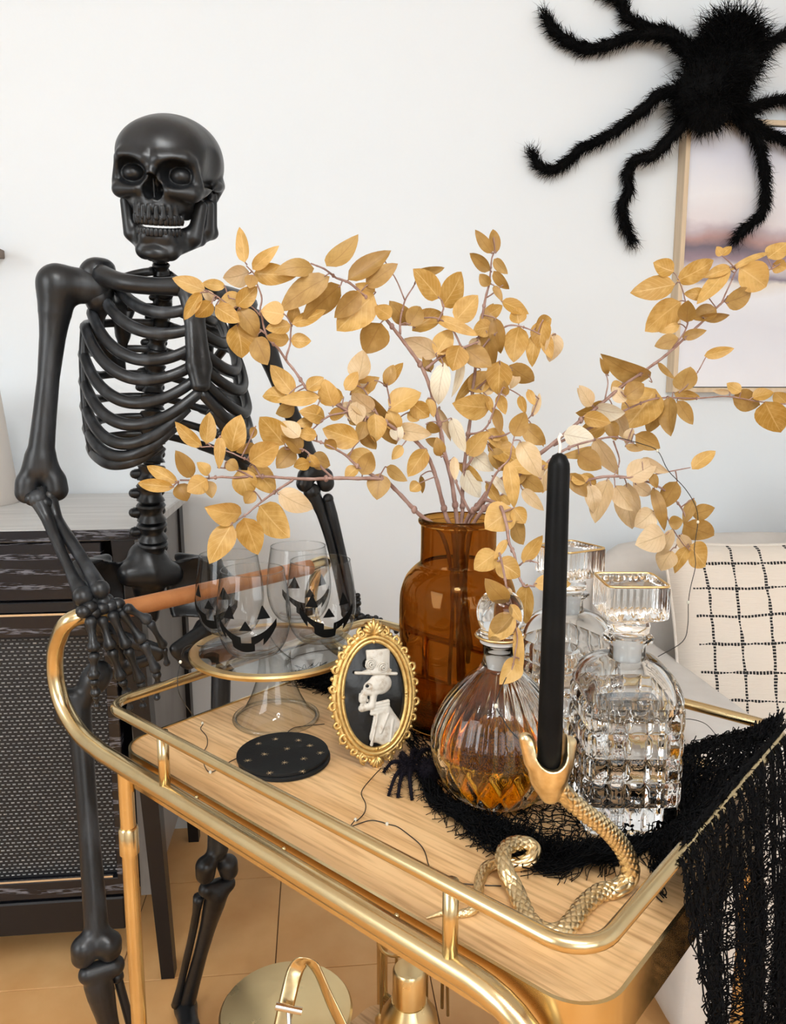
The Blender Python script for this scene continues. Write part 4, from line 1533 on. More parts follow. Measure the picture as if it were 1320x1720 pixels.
for sgn in (1, -1):
    mb = MB()
    k_n = 7 if sgn > 0 else 5
    for i in range(k_n):
        a = (i - (k_n - 1) / 2) * 0.33
        ln = 0.0200 if sgn > 0 else 0.0150
        ln *= 1 - 0.10 * abs(i - (k_n - 1) / 2)
        b0 = (0, sgn * (OB + 0.0075))
        pts = [FP(b0[0] + math.sin(a) * ln * q * (1 + 0.15 * q), b0[1] + sgn * math.cos(a) * ln * q, 0.003 + 0.004 * math.sin(q * 2.6)) for q in np.linspace(0, 1, 8)]
        mb.tube(pts, [0.0010, 0.0018, 0.0024, 0.0028, 0.0030, 0.0029, 0.0024, 0.0014], 6)
    for s2 in (-1, 1):
        p2 = spiral(s2 * 0.0155, sgn * (OB + 0.0105), (PI / 2 if sgn > 0 else -PI / 2), 0.0055, -s2 * sgn)
        mb.tube([FP(u, v, 0.004) for u, v in p2], np.linspace(0.0022, 0.0012, len(p2)), 6)
    mb.part('palmette', M['gold_paint'], cam_, label='shell shaped crest' if sgn > 0 else None)
for (u, v, s2) in ((0, OB - 0.001, -1), (0, -OB + 0.001, 1), (OA - 0.001, 0, 0), (-OA + 0.001, 0, 0)):
    mb = MB().ball(FP(u, v, 0.006), 0.0026, 8, 6)
    for k in (-1, 1):
        mb.ball(FP(u + (k * 0.0045 if s2 else 0), v + (0 if s2 else k * 0.0045), 0.005), 0.002, 8, 6)
    mb.part('bead_cluster', M['gold_paint'], cam_)


def relief(X, Y, Z):
    """profile of a skull in hat and coat; X right, Y up, Z off the panel"""
    hx, hy = X * 0.90, (Y - 0.0015) * 0.92

    def b(c, r, dz=0.0):
        return ell(hx, hy, Z, (c[0], c[1], dz), (r[0], r[1], r[2]))

    def cp(a, q, ra, rb, dz=0.001):
        return cap(hx, hy, Z, (a[0], a[1], dz), (q[0], q[1], dz), ra, rb)
    D = b((0.0055, 0.0105), (0.0135, 0.0125, 0.0065))
    D = smin(D, b((-0.006, 0.006), (0.0085, 0.0085, 0.0058)), 0.003)
    D = smin(D, cp((-0.0145, 0.0015), (0.002, 0.0005), 0.0026, 0.0020, 0.003), 0.0015)      # cheek bone
    D = smin(D, cp((-0.0150, 0.0), (-0.0150, -0.0055), 0.0046, 0.0052), 0.002)              # muzzle
    D = smin(D, cp((-0.0165, -0.0155), (-0.0055, -0.0140), 0.0042, 0.0040), 0.001)          # jaw
    D = smin(D, cp((-0.0052, -0.0135), (-0.0022, -0.0005), 0.0042, 0.0040), 0.002)
    D = smax(D, -b((-0.0095, 0.0085), (0.0046, 0.0040, 0.007), 0.0065), 0.0006)              # eye socket
    D = smax(D, -b((-0.0185, 0.0040), (0.0022, 0.0036, 0.005), 0.0035), 0.001)              # nose
    D = smax(D, -b((-0.0090, -0.0070), (0.0020, 0.0030, 0.004), 0.0056), 0.001)
    for i in range(5):                                                                       # teeth
        D = smin(D, cp((-0.0185 + i * 0.0021, -0.0080), (-0.0183 + i * 0.0021, -0.0062), 0.0009, 0.0009, 0.0034), 0.0003)
        D = smin(D, cp((-0.0183 + i * 0.0021, -0.0125), (-0.0185 + i * 0.0021, -0.0105), 0.0009, 0.0009, 0.0032), 0.0003)
    # hat: crown and brim
    qx, qy = np.abs(X - 0.0040) - 0.0150 - (Y - 0.040) * 0.05, np.abs(Y - 0.0405) - 0.0145
    crown = smax(smax(qx, qy, 0.002), np.abs(Z) - 0.0062 + (X - 0.004) ** 2 * 14, 0.002)
    brim = cp((-0.0235, 0.0245), (0.0235, 0.0205), 0.0019, 0.0019, 0.004)
    brim = smin(brim, b((0.002, 0.0245), (0.0180, 0.0034, 0.0065)), 0.002)
    D = np.minimum(D, smin(crown, brim, 0.002))
    for (u, v) in ():
        rr = np.sqrt((X - u) ** 2 + (Y - v) ** 2)
        for r0, h in ((0.0056, 0.0066), (0.0034, 0.0074), (0.0012, 0.0080)):
            D = np.minimum(D, np.sqrt((rr - r0) ** 2 + (Z - h) ** 2) - 0.0011)
    # collar, neck and coat
    for i in range(4):
        D = smin(D, cp((-0.0045 - i * .0004, -0.0125 - i * 0.0032), (0.0135, -0.0100 - i * 0.0034), 0.0022, 0.0024, 0.002), 0.0008)
    for (a, q, ra, rb) in (((0.004, -0.020), (-0.004, -0.052), 0.006, 0.0055), ((0.012, -0.022), (0.012, -0.050), 0.008, 0.009), ((0.016, -0.024), (0.0240, -0.040), 0.006, 0.009), ((0.010, -0.040), (0.018, -0.056), 0.009, 0.008), ((0.000, -0.050), (0.014, -0.0580), 0.008, 0.007)):
        D = smin(D, cap(X, Y, Z * 1.6, (a[0], a[1], 0), (q[0], q[1], 0), ra, rb), 0.003)
    D = np.minimum(D, cp((0.0005, -0.024), (-0.0075, -0.056), 0.0014, 0.0018, 0.0046))
    D = np.minimum(D, cp((0.0125, -0.024), (0.0035, -0.044), 0.0014, 0.0012, 0.0056))
    D = np.minimum(D, cp((0.0185, -0.030), (0.0130, -0.058), 0.0010, 0.0010, 0.0056))
    # keep inside the oval and above the panel
    D = smax(D, (np.sqrt((X / (OA - 0.002)) ** 2 + (Y / (OB - 0.002)) ** 2) - 1) * OA, 0.001)
    return np.maximum(D, -Z)


rm = nets(relief, (-0.028, -0.0655, -0.0006), (0.036, 0.060, 0.0110), 0.00075)
rm.v = [tuple(FP(x + 0.002, y, 0.0011 + z)) for x, y, z in rm.v]
rm.part('relief_portrait', M['ivory'], cam_, label='ivory relief of a skull in profile wearing a rose trimmed top hat')
for (u, v) in ((-0.0050, 0.0375), (0.0105, 0.0325)):                                         # roses on the hat band
    mb = MB()
    a = np.linspace(0, 2 * PI * 2.6, 44)
    mb.tube([FP(u + (0.0006 + 0.00115 * q / PI) * math.cos(q), v + (0.0006 + 0.00115 * q / PI) * math.sin(q), 0.0104 - 0.00022 * q) for q in a], 0.0012, 6)
    for k in range(5):
        mb.ball(FP(u + 0.0052 * math.cos(k * 1.257), v + 0.0052 * math.sin(k * 1.257), 0.0055), 0.0024, 8, 6)
    mb.part('rose', M['ivory'], cam_)
MB().tube([FP(0, 0.03, -0.006), FP(0.0, -0.055, -0.030)], 0.003, 6).part('easel_strut', M['gold_paint'], cam_)

# ---------------------------------------------------------------- snake candle holder and candle
cb = at(922, 1283, d=0.622)
KX, KY = cb[0], cb[1]
zc0 = cb[2] - 0.002
zc1 = 1.125
cnd = thing('taper_candle', 'tall black taper candle standing in the gold snake holder', 'candle', (KX, KY, zc0))
MB().lathe([(0, zc0), (0.0080, zc0), (0.0095, zc0 + 0.004), (0.0100, zc0 + 0.02), (0.0084, zc1 - 0.012), (0.0080, zc1 - 0.008), (0.0052, zc1 - 0.002), (0.0015, zc1), (0, zc1)], 36, (KX, KY, 0)).part('shaft', M['black_wax'], cnd, auto=60)
MB().tube(cr([(KX, KY, zc1 - 0.001), (KX + 0.0004, KY, zc1 + 0.006), (KX - 0.0008, KY, zc1 + 0.011), (KX + 0.0012, KY, zc1 + 0.014)], 4), [0.0012] * 5 + [0.0011] * 3 + [0.0013] * 4 + [0.0022], 6).part('wick', M['wick'], cnd)

hold = thing('snake_candle_holder', 'gold coiled snake candle holder with scaly body on the oak tray', 'candle holder', at(1000, 1510, z=TZ))
# centre line of the body: pixel on the tray, height above it, radius
SN = [(716, 1543, .003, .0012), (742, 1535, .004, .0032), (770, 1536, .005, .0045), (796, 1528, .006, .0055), (803, 1505, .007, .0064), (806, 1480, .008, .0072), (818, 1458, .008, .0078),
      (842, 1450, .0085, .0085), (868, 1452, .010, .0090), (890, 1444, .016, .0096), (897, 1428, .021, .0100), (882, 1418, .026, .0102), (858, 1420, .030, .0104), (845, 1436, .031, .0106), (850, 1464, .026, .0108), (864, 1492, .016, .0110),
      (876, 1520, .0115, .0112), (890, 1548, .0112, .0112), (915, 1567, .0112, .0112), (942, 1566, .0112, .0112), (963, 1546, .0112, .0112), (982, 1520, .0112, .0112), (1008, 1500, .0112, .0112), (1036, 1493, .0112, .0112)]
sp_ = []
for (x, y, h, r) in SN:
    r *= 0.70
    h = r * 0.97 + max(0, h - 0.0115) * 0.80
    p = at(x, y, z=TZ + h)
    sp_.append([p[0], p[1], TZ + h + 0.0005, r])
e0 = sp_[-1]
for (x, y, d, r) in ((1058, 1470, 0.700, .0084), (1050, 1432, 0.690, .0084), (1018, 1392, 0.672, .0080), (976, 1360, 0.652, .0078), (946, 1332, 0.637, .0078), (929, 1308, 0.6265, .0084)):
    p = at(x, y, d=d)
    sp_.append([p[0], p[1], p[2], r])
sp_ = cr(sp_, 9)
# scales: overlapping ridges raised on the skin
sb_ = MB()
Pn, Rn = sp_[:, :3], sp_[:, 3]
seg = np.concatenate([[0], np.cumsum(np.linalg.norm(np.diff(Pn, axis=0), axis=1))])
tot = seg[-1]
NS = 1150
su = np.linspace(0, tot, NS)
Pi = np.stack([np.interp(su, seg, Pn[:, i]) for i in range(3)], 1)
Ri = np.interp(su, seg, Rn)
nn_ = 56
T_ = np.gradient(Pi, axis=0)
T_ /= np.linalg.norm(T_, axis=1)[:, None]
u_ = nrm(np.cross(T_[0], (0, 0, 1)))
vs, fs = [], []
for i in range(NS):
    u_ = nrm(u_ - T_[i] * (u_ @ T_[i]))
    v_ = np.cross(T_[i], u_)
    for k in range(nn_):
        a = 2 * PI * k / nn_
        ph = su[i] / max(Ri[i] * 0.62, 0.0022)
        d1 = abs(math.sin((a * 7 + ph * PI) / 2 * 1.0))
        d2 = abs(math.sin((a * 7 - ph * PI) / 2 * 1.0))
        h = min(d1, d2)
        r = Ri[i] * (0.87 + 0.17 * min(1, h * 1.6))
        vs.append(Pi[i] + r * (math.cos(a) * u_ + math.sin(a) * v_))
for i in range(NS - 1):
    for k in range(nn_):
        l = (k + 1) % nn_
        fs.append((i * nn_ + k, i * nn_ + l, (i + 1) * nn_ + l, (i + 1) * nn_ + k))
fs.append(tuple(range(nn_ - 1, -1, -1)))
fs.append(tuple((NS - 1) * nn_ + k for k in range(nn_)))
sb_.add(vs, fs)
sb_.part('body', M['snake'], hold)


# open jaws that grip the candle: a cup split at the front and back
def jaws(X, Y, Z):
    x, y, z = X - KX, Y - KY, Z - zc0
    r = np.sqrt(x * x + y * y)
    cup = ell(x, y, z, (0, 0, 0.006), (0.0180, 0.0165, 0.032))
    cup = smin(cup, cap(x, y, z, (0, 0, -0.010), (0.002, 0.001, -0.024), 0.0125, 0.0088), 0.006)
    cup = smin(cup, cap(x, y, z, (-0.0145, 0, 0.006), (-0.0205, 0.000, 0.025), 0.0064, 0.0050), 0.005)
    cup = smin(cup, cap(x, y, z, (0.0135, 0, 0.002), (0.0175, 0.001, 0.019), 0.0064, 0.0052), 0.005)
    bore = np.maximum(r - 0.0107, -(z + 0.0005))
    cup = smax(cup, -bore, 0.001)
    # the mouth opens towards the viewer and away from it: cut a V between the jaws
    zq = z - 0.0155
    wedge = np.where(zq > 0, np.abs(x + 0.001) - 0.0125 - zq * 0.10, np.sqrt((x + 0.001) ** 2 + zq ** 2) - 0.0125)
    cup = smax(cup, -wedge, 0.0015)
    return smax(cup, z - 0.030, 0.002)


jm = nets(jaws, (KX - 0.034, KY - 0.026, zc0 - 0.040), (KX + 0.032, KY + 0.026, zc0 + 0.036), 0.0010)
jm.part('open_jaws', M['snake'], hold, label='smooth gold open jaws gripping the candle')

# ---------------------------------------------------------------- black gauze draped over the tray corner and rail


def thread_tube(mb, pts, r):
    mb.tube(pts, r, 3, caps=False)


gz = thing('gauze_cloth', 'black torn gauze cloth under the decanters draped over the cart rail', 'cloth', Q(-0.30, 0.78, TZ))


def smooth_noise(n, amp, k):
    c = rng.normal(0, amp, max(4, n // k + 3))
    return np.interp(np.linspace(0, len(c) - 1, n), np.arange(len(c)), c)


def net(name, fn, nu, nv, su_, sv, amp, r, drop=0.0, lift=0.0, lenr=(0.25, 1.0), jit=0.0, zj=0.4):
    """threads along u and v of the sheet fn(u, v), wandering sideways so that holes open between them"""
    mb = MB()
    for (cnt_, steps, along_u) in ((nu, sv, True), (nv, su_, False)):
        for i in range(cnt_):
            if rng.random() < drop:
                continue
            f = (i + rng.uniform(-.8, .8)) / cnt_
            if rng.random() < 0.5:
                a, b = 0, 1
            else:
                ln = rng.uniform(*lenr)
                a = rng.uniform(0, 1 - ln)
                b = a + ln
            m_ = max(6, int(steps * (b - a)))
            t = np.linspace(a, b, m_)
            off = f + smooth_noise(m_, amp, 4) + smooth_noise(m_, amp * 0.8, 14)
            tt = t + smooth_noise(m_, 0.5 / steps, 2)
            hh = np.abs(smooth_noise(m_, lift, 5))
            pts = []
            for p, q, h in zip(off, tt, hh):
                u, v = (q, p) if not along_u else (p, q)
                pts.append(fn(min(max(u, -0.03), 1.03), min(max(v, -0.02), 1.02)) + V3(0, 0, 1) * h)
            if jit:
                pts = np.array(pts) + np.stack([smooth_noise(m_, jit, 2), smooth_noise(m_, jit, 2), smooth_noise(m_, jit * zj, 2)], 1)
            thread_tube(mb, pts, r * rng.uniform(.7, 1.25))
    return mb


def poly_at(pts, t):
    P = np.asarray(pts, float)
    s = t * (len(P) - 1)
    i = min(int(max(s, 0)), len(P) - 2)
    return P[i] + (P[i + 1] - P[i]) * (s - i)


# (1) part lying on the tray: front edge and back edge as points of the tray (l, s)
front_px = [(704, 1290), (722, 1342), (765, 1385), (822, 1425), (885, 1462), (960, 1474), (1045, 1456), (1105, 1430), (1150, 1408)]
back_px = [(640, 1175), (720, 1190), (800, 1210), (860, 1230), (930, 1245), (1000, 1260), (1070, 1275), (1150, 1290), (1210, 1300)]
fr_ = cr([at(x, y, z=TZ)[:2] for x, y in front_px], 5)
bk_ = cr([at(x, y, z=TZ)[:2] for x, y in back_px], 5)


def lie(u, v):
    a, b = poly_at(fr_, u), poly_at(bk_, u)
    p = a + (b - a) * v
    z = TZ + 0.0022 + 0.0022 * max(0, math.sin(u * 21 + v * 5)) + 0.006 * math.exp(-(v / 0.10) ** 2) * (0.6 + 0.5 * math.sin(u * 30))
    return V3(p[0], p[1], z)


net('tray_layer', lie, 100, 64, 150, 90, 0.008, 0.00062, lift=0.002, jit=0.0012, zj=0.5).part('gauze_weave', M['gauze'], gz, kind='stuff', label='open net lying on the oak tray')


# thick rolled hem along the front edge, from bunched threads
def hem(curve, count, rad, r, steps, zlift=0.004):
    mb = MB()
    for i in range(count):
        ln = rng.uniform(0.15, 0.6)
        a = rng.uniform(0, 1 - ln)
        m_ = int(steps * ln) + 6
        t = np.linspace(a, a + ln, m_)
        o1, o2 = smooth_noise(m_, rad, 5), np.abs(smooth_noise(m_, rad * 0.55, 5))
        pts = []
        for tt, p, q in zip(t, o1, o2):
            c = curve(tt)
            pts.append(c + V3(ES[0] * p, ES[1] * p, q + zlift))
        thread_tube(mb, pts, r * rng.uniform(.7, 1.3))
    return mb


hem(lambda t: lie(t, 0.04), 300, 0.008, 0.00065, 120, 0.000).part('rolled_hem', M['gauze'], gz, kind='stuff')
hem(lambda t: lie(0.28 + 0.6 * t, 0.10), 170, 0.012, 0.0006, 110, 0.001).part('rolled_hem', M['gauze'], gz, kind='stuff')


# (2) the mound between the clear decanter and the rail, then over the rail
def mound(u, v):
    """u along the right rail from front (0) to the back corner (1); v from the tray (0) up to the rail (1)"""
    rail = Q(L1 + 0.003, 0.610 + u * 0.295, ZU + 0.0085)
    inn_ = Q(L1 - 0.018 - 0.11 * u ** 0.7, 0.625 + u * 0.28, TZ + 0.003)
    p = inn_ + (rail - inn_) * v
    p[2] += 0.020 * math.sin(v * PI) * (0.5 + 0.5 * math.sin(u * 9 + 1)) - 0.012 * math.sin(v * PI) * (1 - u)
    return p


net('mound', mound, 170, 170, 90, 90, 0.013, 0.0007, lift=0.004, jit=0.0018, zj=0.8).part('gauze_weave', M['gauze'], gz, kind='stuff', label='dense heap of gauze against the end rail')
hem(lambda t: Q(L1 + 0.002, 0.612 + 0.30 * t, ZU), 640, 0.0070, 0.0007, 120, 0.0062).part('gathered_fold', M['gauze'], gz, kind='stuff')
hem(lambda t: mound(0.75 + 0.22 * t, 0.85 + 0.14 * t) + V3(0, 0, 0.003), 200, 0.013, 0.0007, 60, 0.003).part('gathered_fold', M['gauze'], gz, kind='stuff')


# (3) the piece hanging outside the rail
def hang(u, v):
    """u along the rail, v down"""
    p = Q(L1 + 0.005, 0.585 + u * 0.335, ZU + 0.007)
    nar = 1 - 0.40 * v ** 1.2
    mid = Q(L1 + 0.005, 0.585 + 0.50 * 0.335 + 0.012, ZU)
    q = mid + (p - mid) * nar
    out = 0.002 + 0.034 * v ** 0.6 + 0.012 * math.sin(u * 16 + 2 * v) * min(1, v * 3) + 0.008 * math.sin(u * 37 + 1) * v
    lng = 0.44 - 0.20 * (1 - u) * 0 - 0.10 * abs(u - 0.25)
    q = q + EL * out
    q[2] = ZU + 0.006 - v * lng - 0.012 * math.sin(min(1, v * 6) * PI / 2) * 0.3
    return q


net('hang', hang, 80, 330, 110, 230, 0.010, 0.00060, lenr=(0.12, 0.6), jit=0.0024, zj=1.2).part('gauze_weave', M['gauze'], gz, kind='stuff', label='long net hanging down outside the cart')
hm = MB()
for i in range(26):                                       # heavier vertical cords and folds
    u0 = (i + 0.5) / 26 + rng.uniform(-.02, .02)
    for k in range(6):
        m_ = 60
        o = smooth_noise(m_, 0.010, 4) + u0
        hm_p = [hang(min(max(q, -0.02), 1.02), t) for q, t in zip(o, np.linspace(0, rng.uniform(.6, 1.0), m_))]
        thread_tube(hm, hm_p, 0.0008)
for k in range(140):                                      # loops and loose ends along the edges
    u0 = rng.choice([0.0, 1.0]) + rng.normal(0, 0.02)
    v0 = rng.uniform(0.05, 1)
    c = hang(min(max(u0, 0), 1), v0)
    a = np.linspace(0, rng.uniform(3, 6.5), 12)
    rr = rng.uniform(0.003, 0.008)
    th = rng.uniform(0, PI)
    thread_tube(hm, [c + ES * rr * math.cos(q + th) + V3(0, 0, rr * math.sin(q + th)) for q in a], 0.0005)
hm.part('loose_thread', M['gauze'], gz, kind='stuff')
fl_ = MB()
for k in range(150):                                      # frayed ends on the tray edge
    u0 = rng.uniform(0, 0.97)
    c = lie(u0, 0.0)
    d = -ES * rng.uniform(0.004, 0.016) + EL * rng.normal(0, 0.008)
    e_ = c + d
    e_[2] = TZ + 0.001
    thread_tube(fl_, cr([c, (c + e_) / 2 + EL * rng.normal(0, 0.003), e_], 4), 0.00045)
fl_.part('loose_thread', M['gauze'], gz, kind='stuff')
# a strip of the same cloth at the far left corner of the tray
g2 = thing('gauze_strip', 'strip of black gauze on the tray behind the cake stand', 'cloth', Q(-0.80, 0.88, TZ))
sa_, sb2 = at(498, 1138, z=TZ), at(690, 1185, z=TZ)
hem(lambda t: V3(*(sa_ + (sb2 - sa_) * t)) + V3(0, 0, 0.002), 260, 0.018, 0.0007, 110, 0.0).part('gauze_weave', M['gauze'], g2, kind='stuff')
MB().tube(cr([V3(*(sa_ + (sb2 - sa_) * t)) + ES * q + V3(0, 0, 0.0015) for t, q in ((0.02, -.012), (0.3, -.016), (0.6, -.012), (0.97, -.016))], 8), 0.0011, 5).part('selvedge_cord', M['gauze'], g2)

# ---------------------------------------------------------------- small furry spider on the tray


def fuzz(mb, pts, rad, ln, wd, flow=None, clump=0.35):
    """tapered hairs standing on a set of surface points; pts: list of (p, n)"""
    for p, n in pts:
        d = n + rng.normal(0, clump, 3)
        if flow is not None:
            d = d + flow
        d = nrm(d)
        l = ln * rng.uniform(.5, 1.3)
        s = nrm(np.cross(d, rng.normal(0, 1, 3))) * wd
        m_ = p + d * l * .55 + rng.normal(0, .08, 3) * l
        e = p + d * l + rng.normal(0, .15, 3) * l + V3(0, 0, -0.15 * l)
        mb.add([p - s, p + s, m_ + s * .6, m_ - s * .6, e], [(0, 1, 2, 3), (3, 2, 4)])


def tube_skin(P, R, n):
    """random points with outward normals on a tube"""
    P, R = np.asarray(P, float), np.asarray(R, float)
    L_ = np.concatenate([[0], np.cumsum(np.linalg.norm(np.diff(P, axis=0), axis=1))])
    T = np.gradient(P, axis=0)
    out = []
    for s in rng.uniform(0, L_[-1], n):
        c = np.array([np.interp(s, L_, P[:, i]) for i in range(3)])
        t = nrm([np.interp(s, L_, T[:, i]) for i in range(3)])
        r = np.interp(s, L_, R)
        d = nrm(np.cross(t, rng.normal(0, 1, 3)))
        out.append((c + d * r * .8, d, t))
    return out


ssp = thing('small_furry_spider', 'small fuzzy black spider on the tray beside the whisky decanter', 'toy spider', at(693, 1302, z=TZ))
bp0, bp1 = at(683, 1287, z=TZ + 0.014), at(722, 1293, z=TZ + 0.018)
bod = MB().ball(bp0, 0.009, 14, 10).ball(bp1, 0.0125, 14, 10)
bod.part('body', M['fur2'], ssp)
fz = MB()
for c, r in ((bp0, 0.009), (bp1, 0.0125)):
    pts = []
    for _ in range(700):
        d = nrm(rng.normal(0, 1, 3))
        pts.append((c + d * r * .9, d))
    fuzz(fz, pts, r, 0.0065, 0.00045)
for ep in ((644, 1297), (652, 1337), (668, 1340), (692, 1344), (672, 1272), (700, 1265), (735, 1262), (740, 1330)):
    e = at(*ep, z=TZ + 0.001)
    c = cr([bp0 + (bp1 - bp0) * 0.2, (bp0 * 0.45 + e * 0.55) + V3(0, 0, 0.010), e], 6)
    rr = np.linspace(0.0032, 0.0018, len(c))
    MB().tube(c, rr, 6).part('leg', M['fur2'], ssp)
    fuzz(fz, [(p, d) for p, d, t in tube_skin(c, rr, 190)], 0, 0.0050, 0.00035)
fz.part('fur', M['fur2'], ssp, kind='stuff')

# ---------------------------------------------------------------- fairy light wire
fw_t = thing('fairy_light_string', 'thin dark wire string of tiny fairy lights trailing over the cart and branches', 'string lights', at(340, 1222, z=TZ))


def wire(pts, bulbs=()):
    P = [np.asarray(p, float) for p in pts]
    MB().tube(cr(P, 5), 0.00055, 5).part('wire', M['wire'], fw_t)
    for i in bulbs:
        MB().ball(P[i], 0.0019, 10, 8, (1, 1, 1.25)).part('bulb', M['bulb'], fw_t)


wire([at(x, y, z=PZ + 0.001) for x, y in ((400, 1076), (360, 1083), (335, 1085), (322, 1083))] + [at(x, y, d=d) for x, y, d in ((308, 1090, .97), (303, 1112, .965), (298, 1144, .96), (304, 1172, .965))] +
     [at(x, y, z=TZ + 0.0012) for x, y in ((326, 1203), (340, 1215), (337, 1224), (347, 1237), (348, 1251), (343, 1262), (342, 1280), (346, 1291), (353, 1297), (366, 1292), (385, 1280), (399, 1273))], (5, 9, 16))
wire([at(x, y, z=PZ + 0.001) for x, y in ((452, 1066), (466, 1087), (489, 1106), (500, 1101), (532, 1094), (570, 1089), (586, 1086))], (5,))
wire([at(x, y, z=TZ + 0.0012) for x, y in ((478, 1235), (492, 1223), (515, 1219), (545, 1216))])
wire([at(x, y, z=TZ + 0.0012) for x, y in ((640, 1290), (625, 1306), (607, 1330), (614, 1350), (612, 1365), (600, 1378), (597, 1377), (589, 1388), (604, 1383), (622, 1378), (638, 1380), (650, 1384), (668, 1389), (690, 1405), (705, 1418), (714, 1432), (725, 1462), (760, 1480), (795, 1486), (842, 1488))], (6, 11))
wire([at(x, y, d=d) for x, y, d in ((850, 1138, .745), (838, 1165, .70), (833, 1186, .692), (845, 1208, .688), (858, 1228, .684), (884, 1253, .675))], (2,))
wire([at(x, y, z=TZ + 0.012) for x, y in ((1138, 1209), (1160, 1208), (1185, 1216), (1204, 1237), (1218, 1262))])
wire([at(x, y, d=d) for x, y, d in ((1040, 735, 1.02), (1075, 745, 1.02), (1104, 757, 1.02), (1122, 790, 1.02), (1150, 820, 1.03), (1168, 850, 1.03), (1172, 877, 1.03), (1166, 920, 1.02), (1168, 950, 1.01), (1160, 985, 1.0), (1156, 1012, .99), (1155, 1050, .98), (1146, 1078, .96), (1105, 1103, .94))], (2, 6, 10))

# ---------------------------------------------------------------- black plastic skeleton
sk_ = thing('skeleton', 'life size black plastic skeleton leaning on the bar cart', 'skeleton', (-0.28, 1.15, 0))
BN, WB = M['bone'], M['worn_bone']

# ---- skull (own axes: x towards the skull's left in the picture, y forward out of the face, z up; metres)
SKC = at(281, 281, Y=1.135)
fa = math.radians(-90 - 6)
pit = math.radians(-15)
yf = np.array([math.cos(fa) * math.cos(pit), math.sin(fa) * math.cos(pit), math.sin(pit)])
xr = nrm(np.cross((0, 0, 1.0), yf)) * -1.0               # picture right
xr = nrm(np.cross(yf, (0, 0, 1.0))) * -1.0
roll = math.radians(4)
zu = np.cross(yf, xr)
if zu[2] < 0:
    zu = -zu
xr2 = xr * math.cos(roll) - zu * math.sin(roll)
zu2 = xr * math.sin(roll) + zu * math.cos(roll)
SR = np.stack([xr2, yf, zu2], 1)
SSC = np.array([1.00, 0.93, 0.905])


def to_skull(p):
    return SKC + SR @ (np.asarray(p) * SSC)


def sculpt(name, f, lo, hi, h, parent, m_, label=None):
    mb = nets(f, lo, hi, h)
    v = np.array(mb.v) * SSC
    mb.v = (v @ SR.T + SKC).tolist()
    if np.linalg.det(SR) < 0:
        mb.f = [q[::-1] for q in mb.f]
    return mb.part(name, m_, parent, label=label)


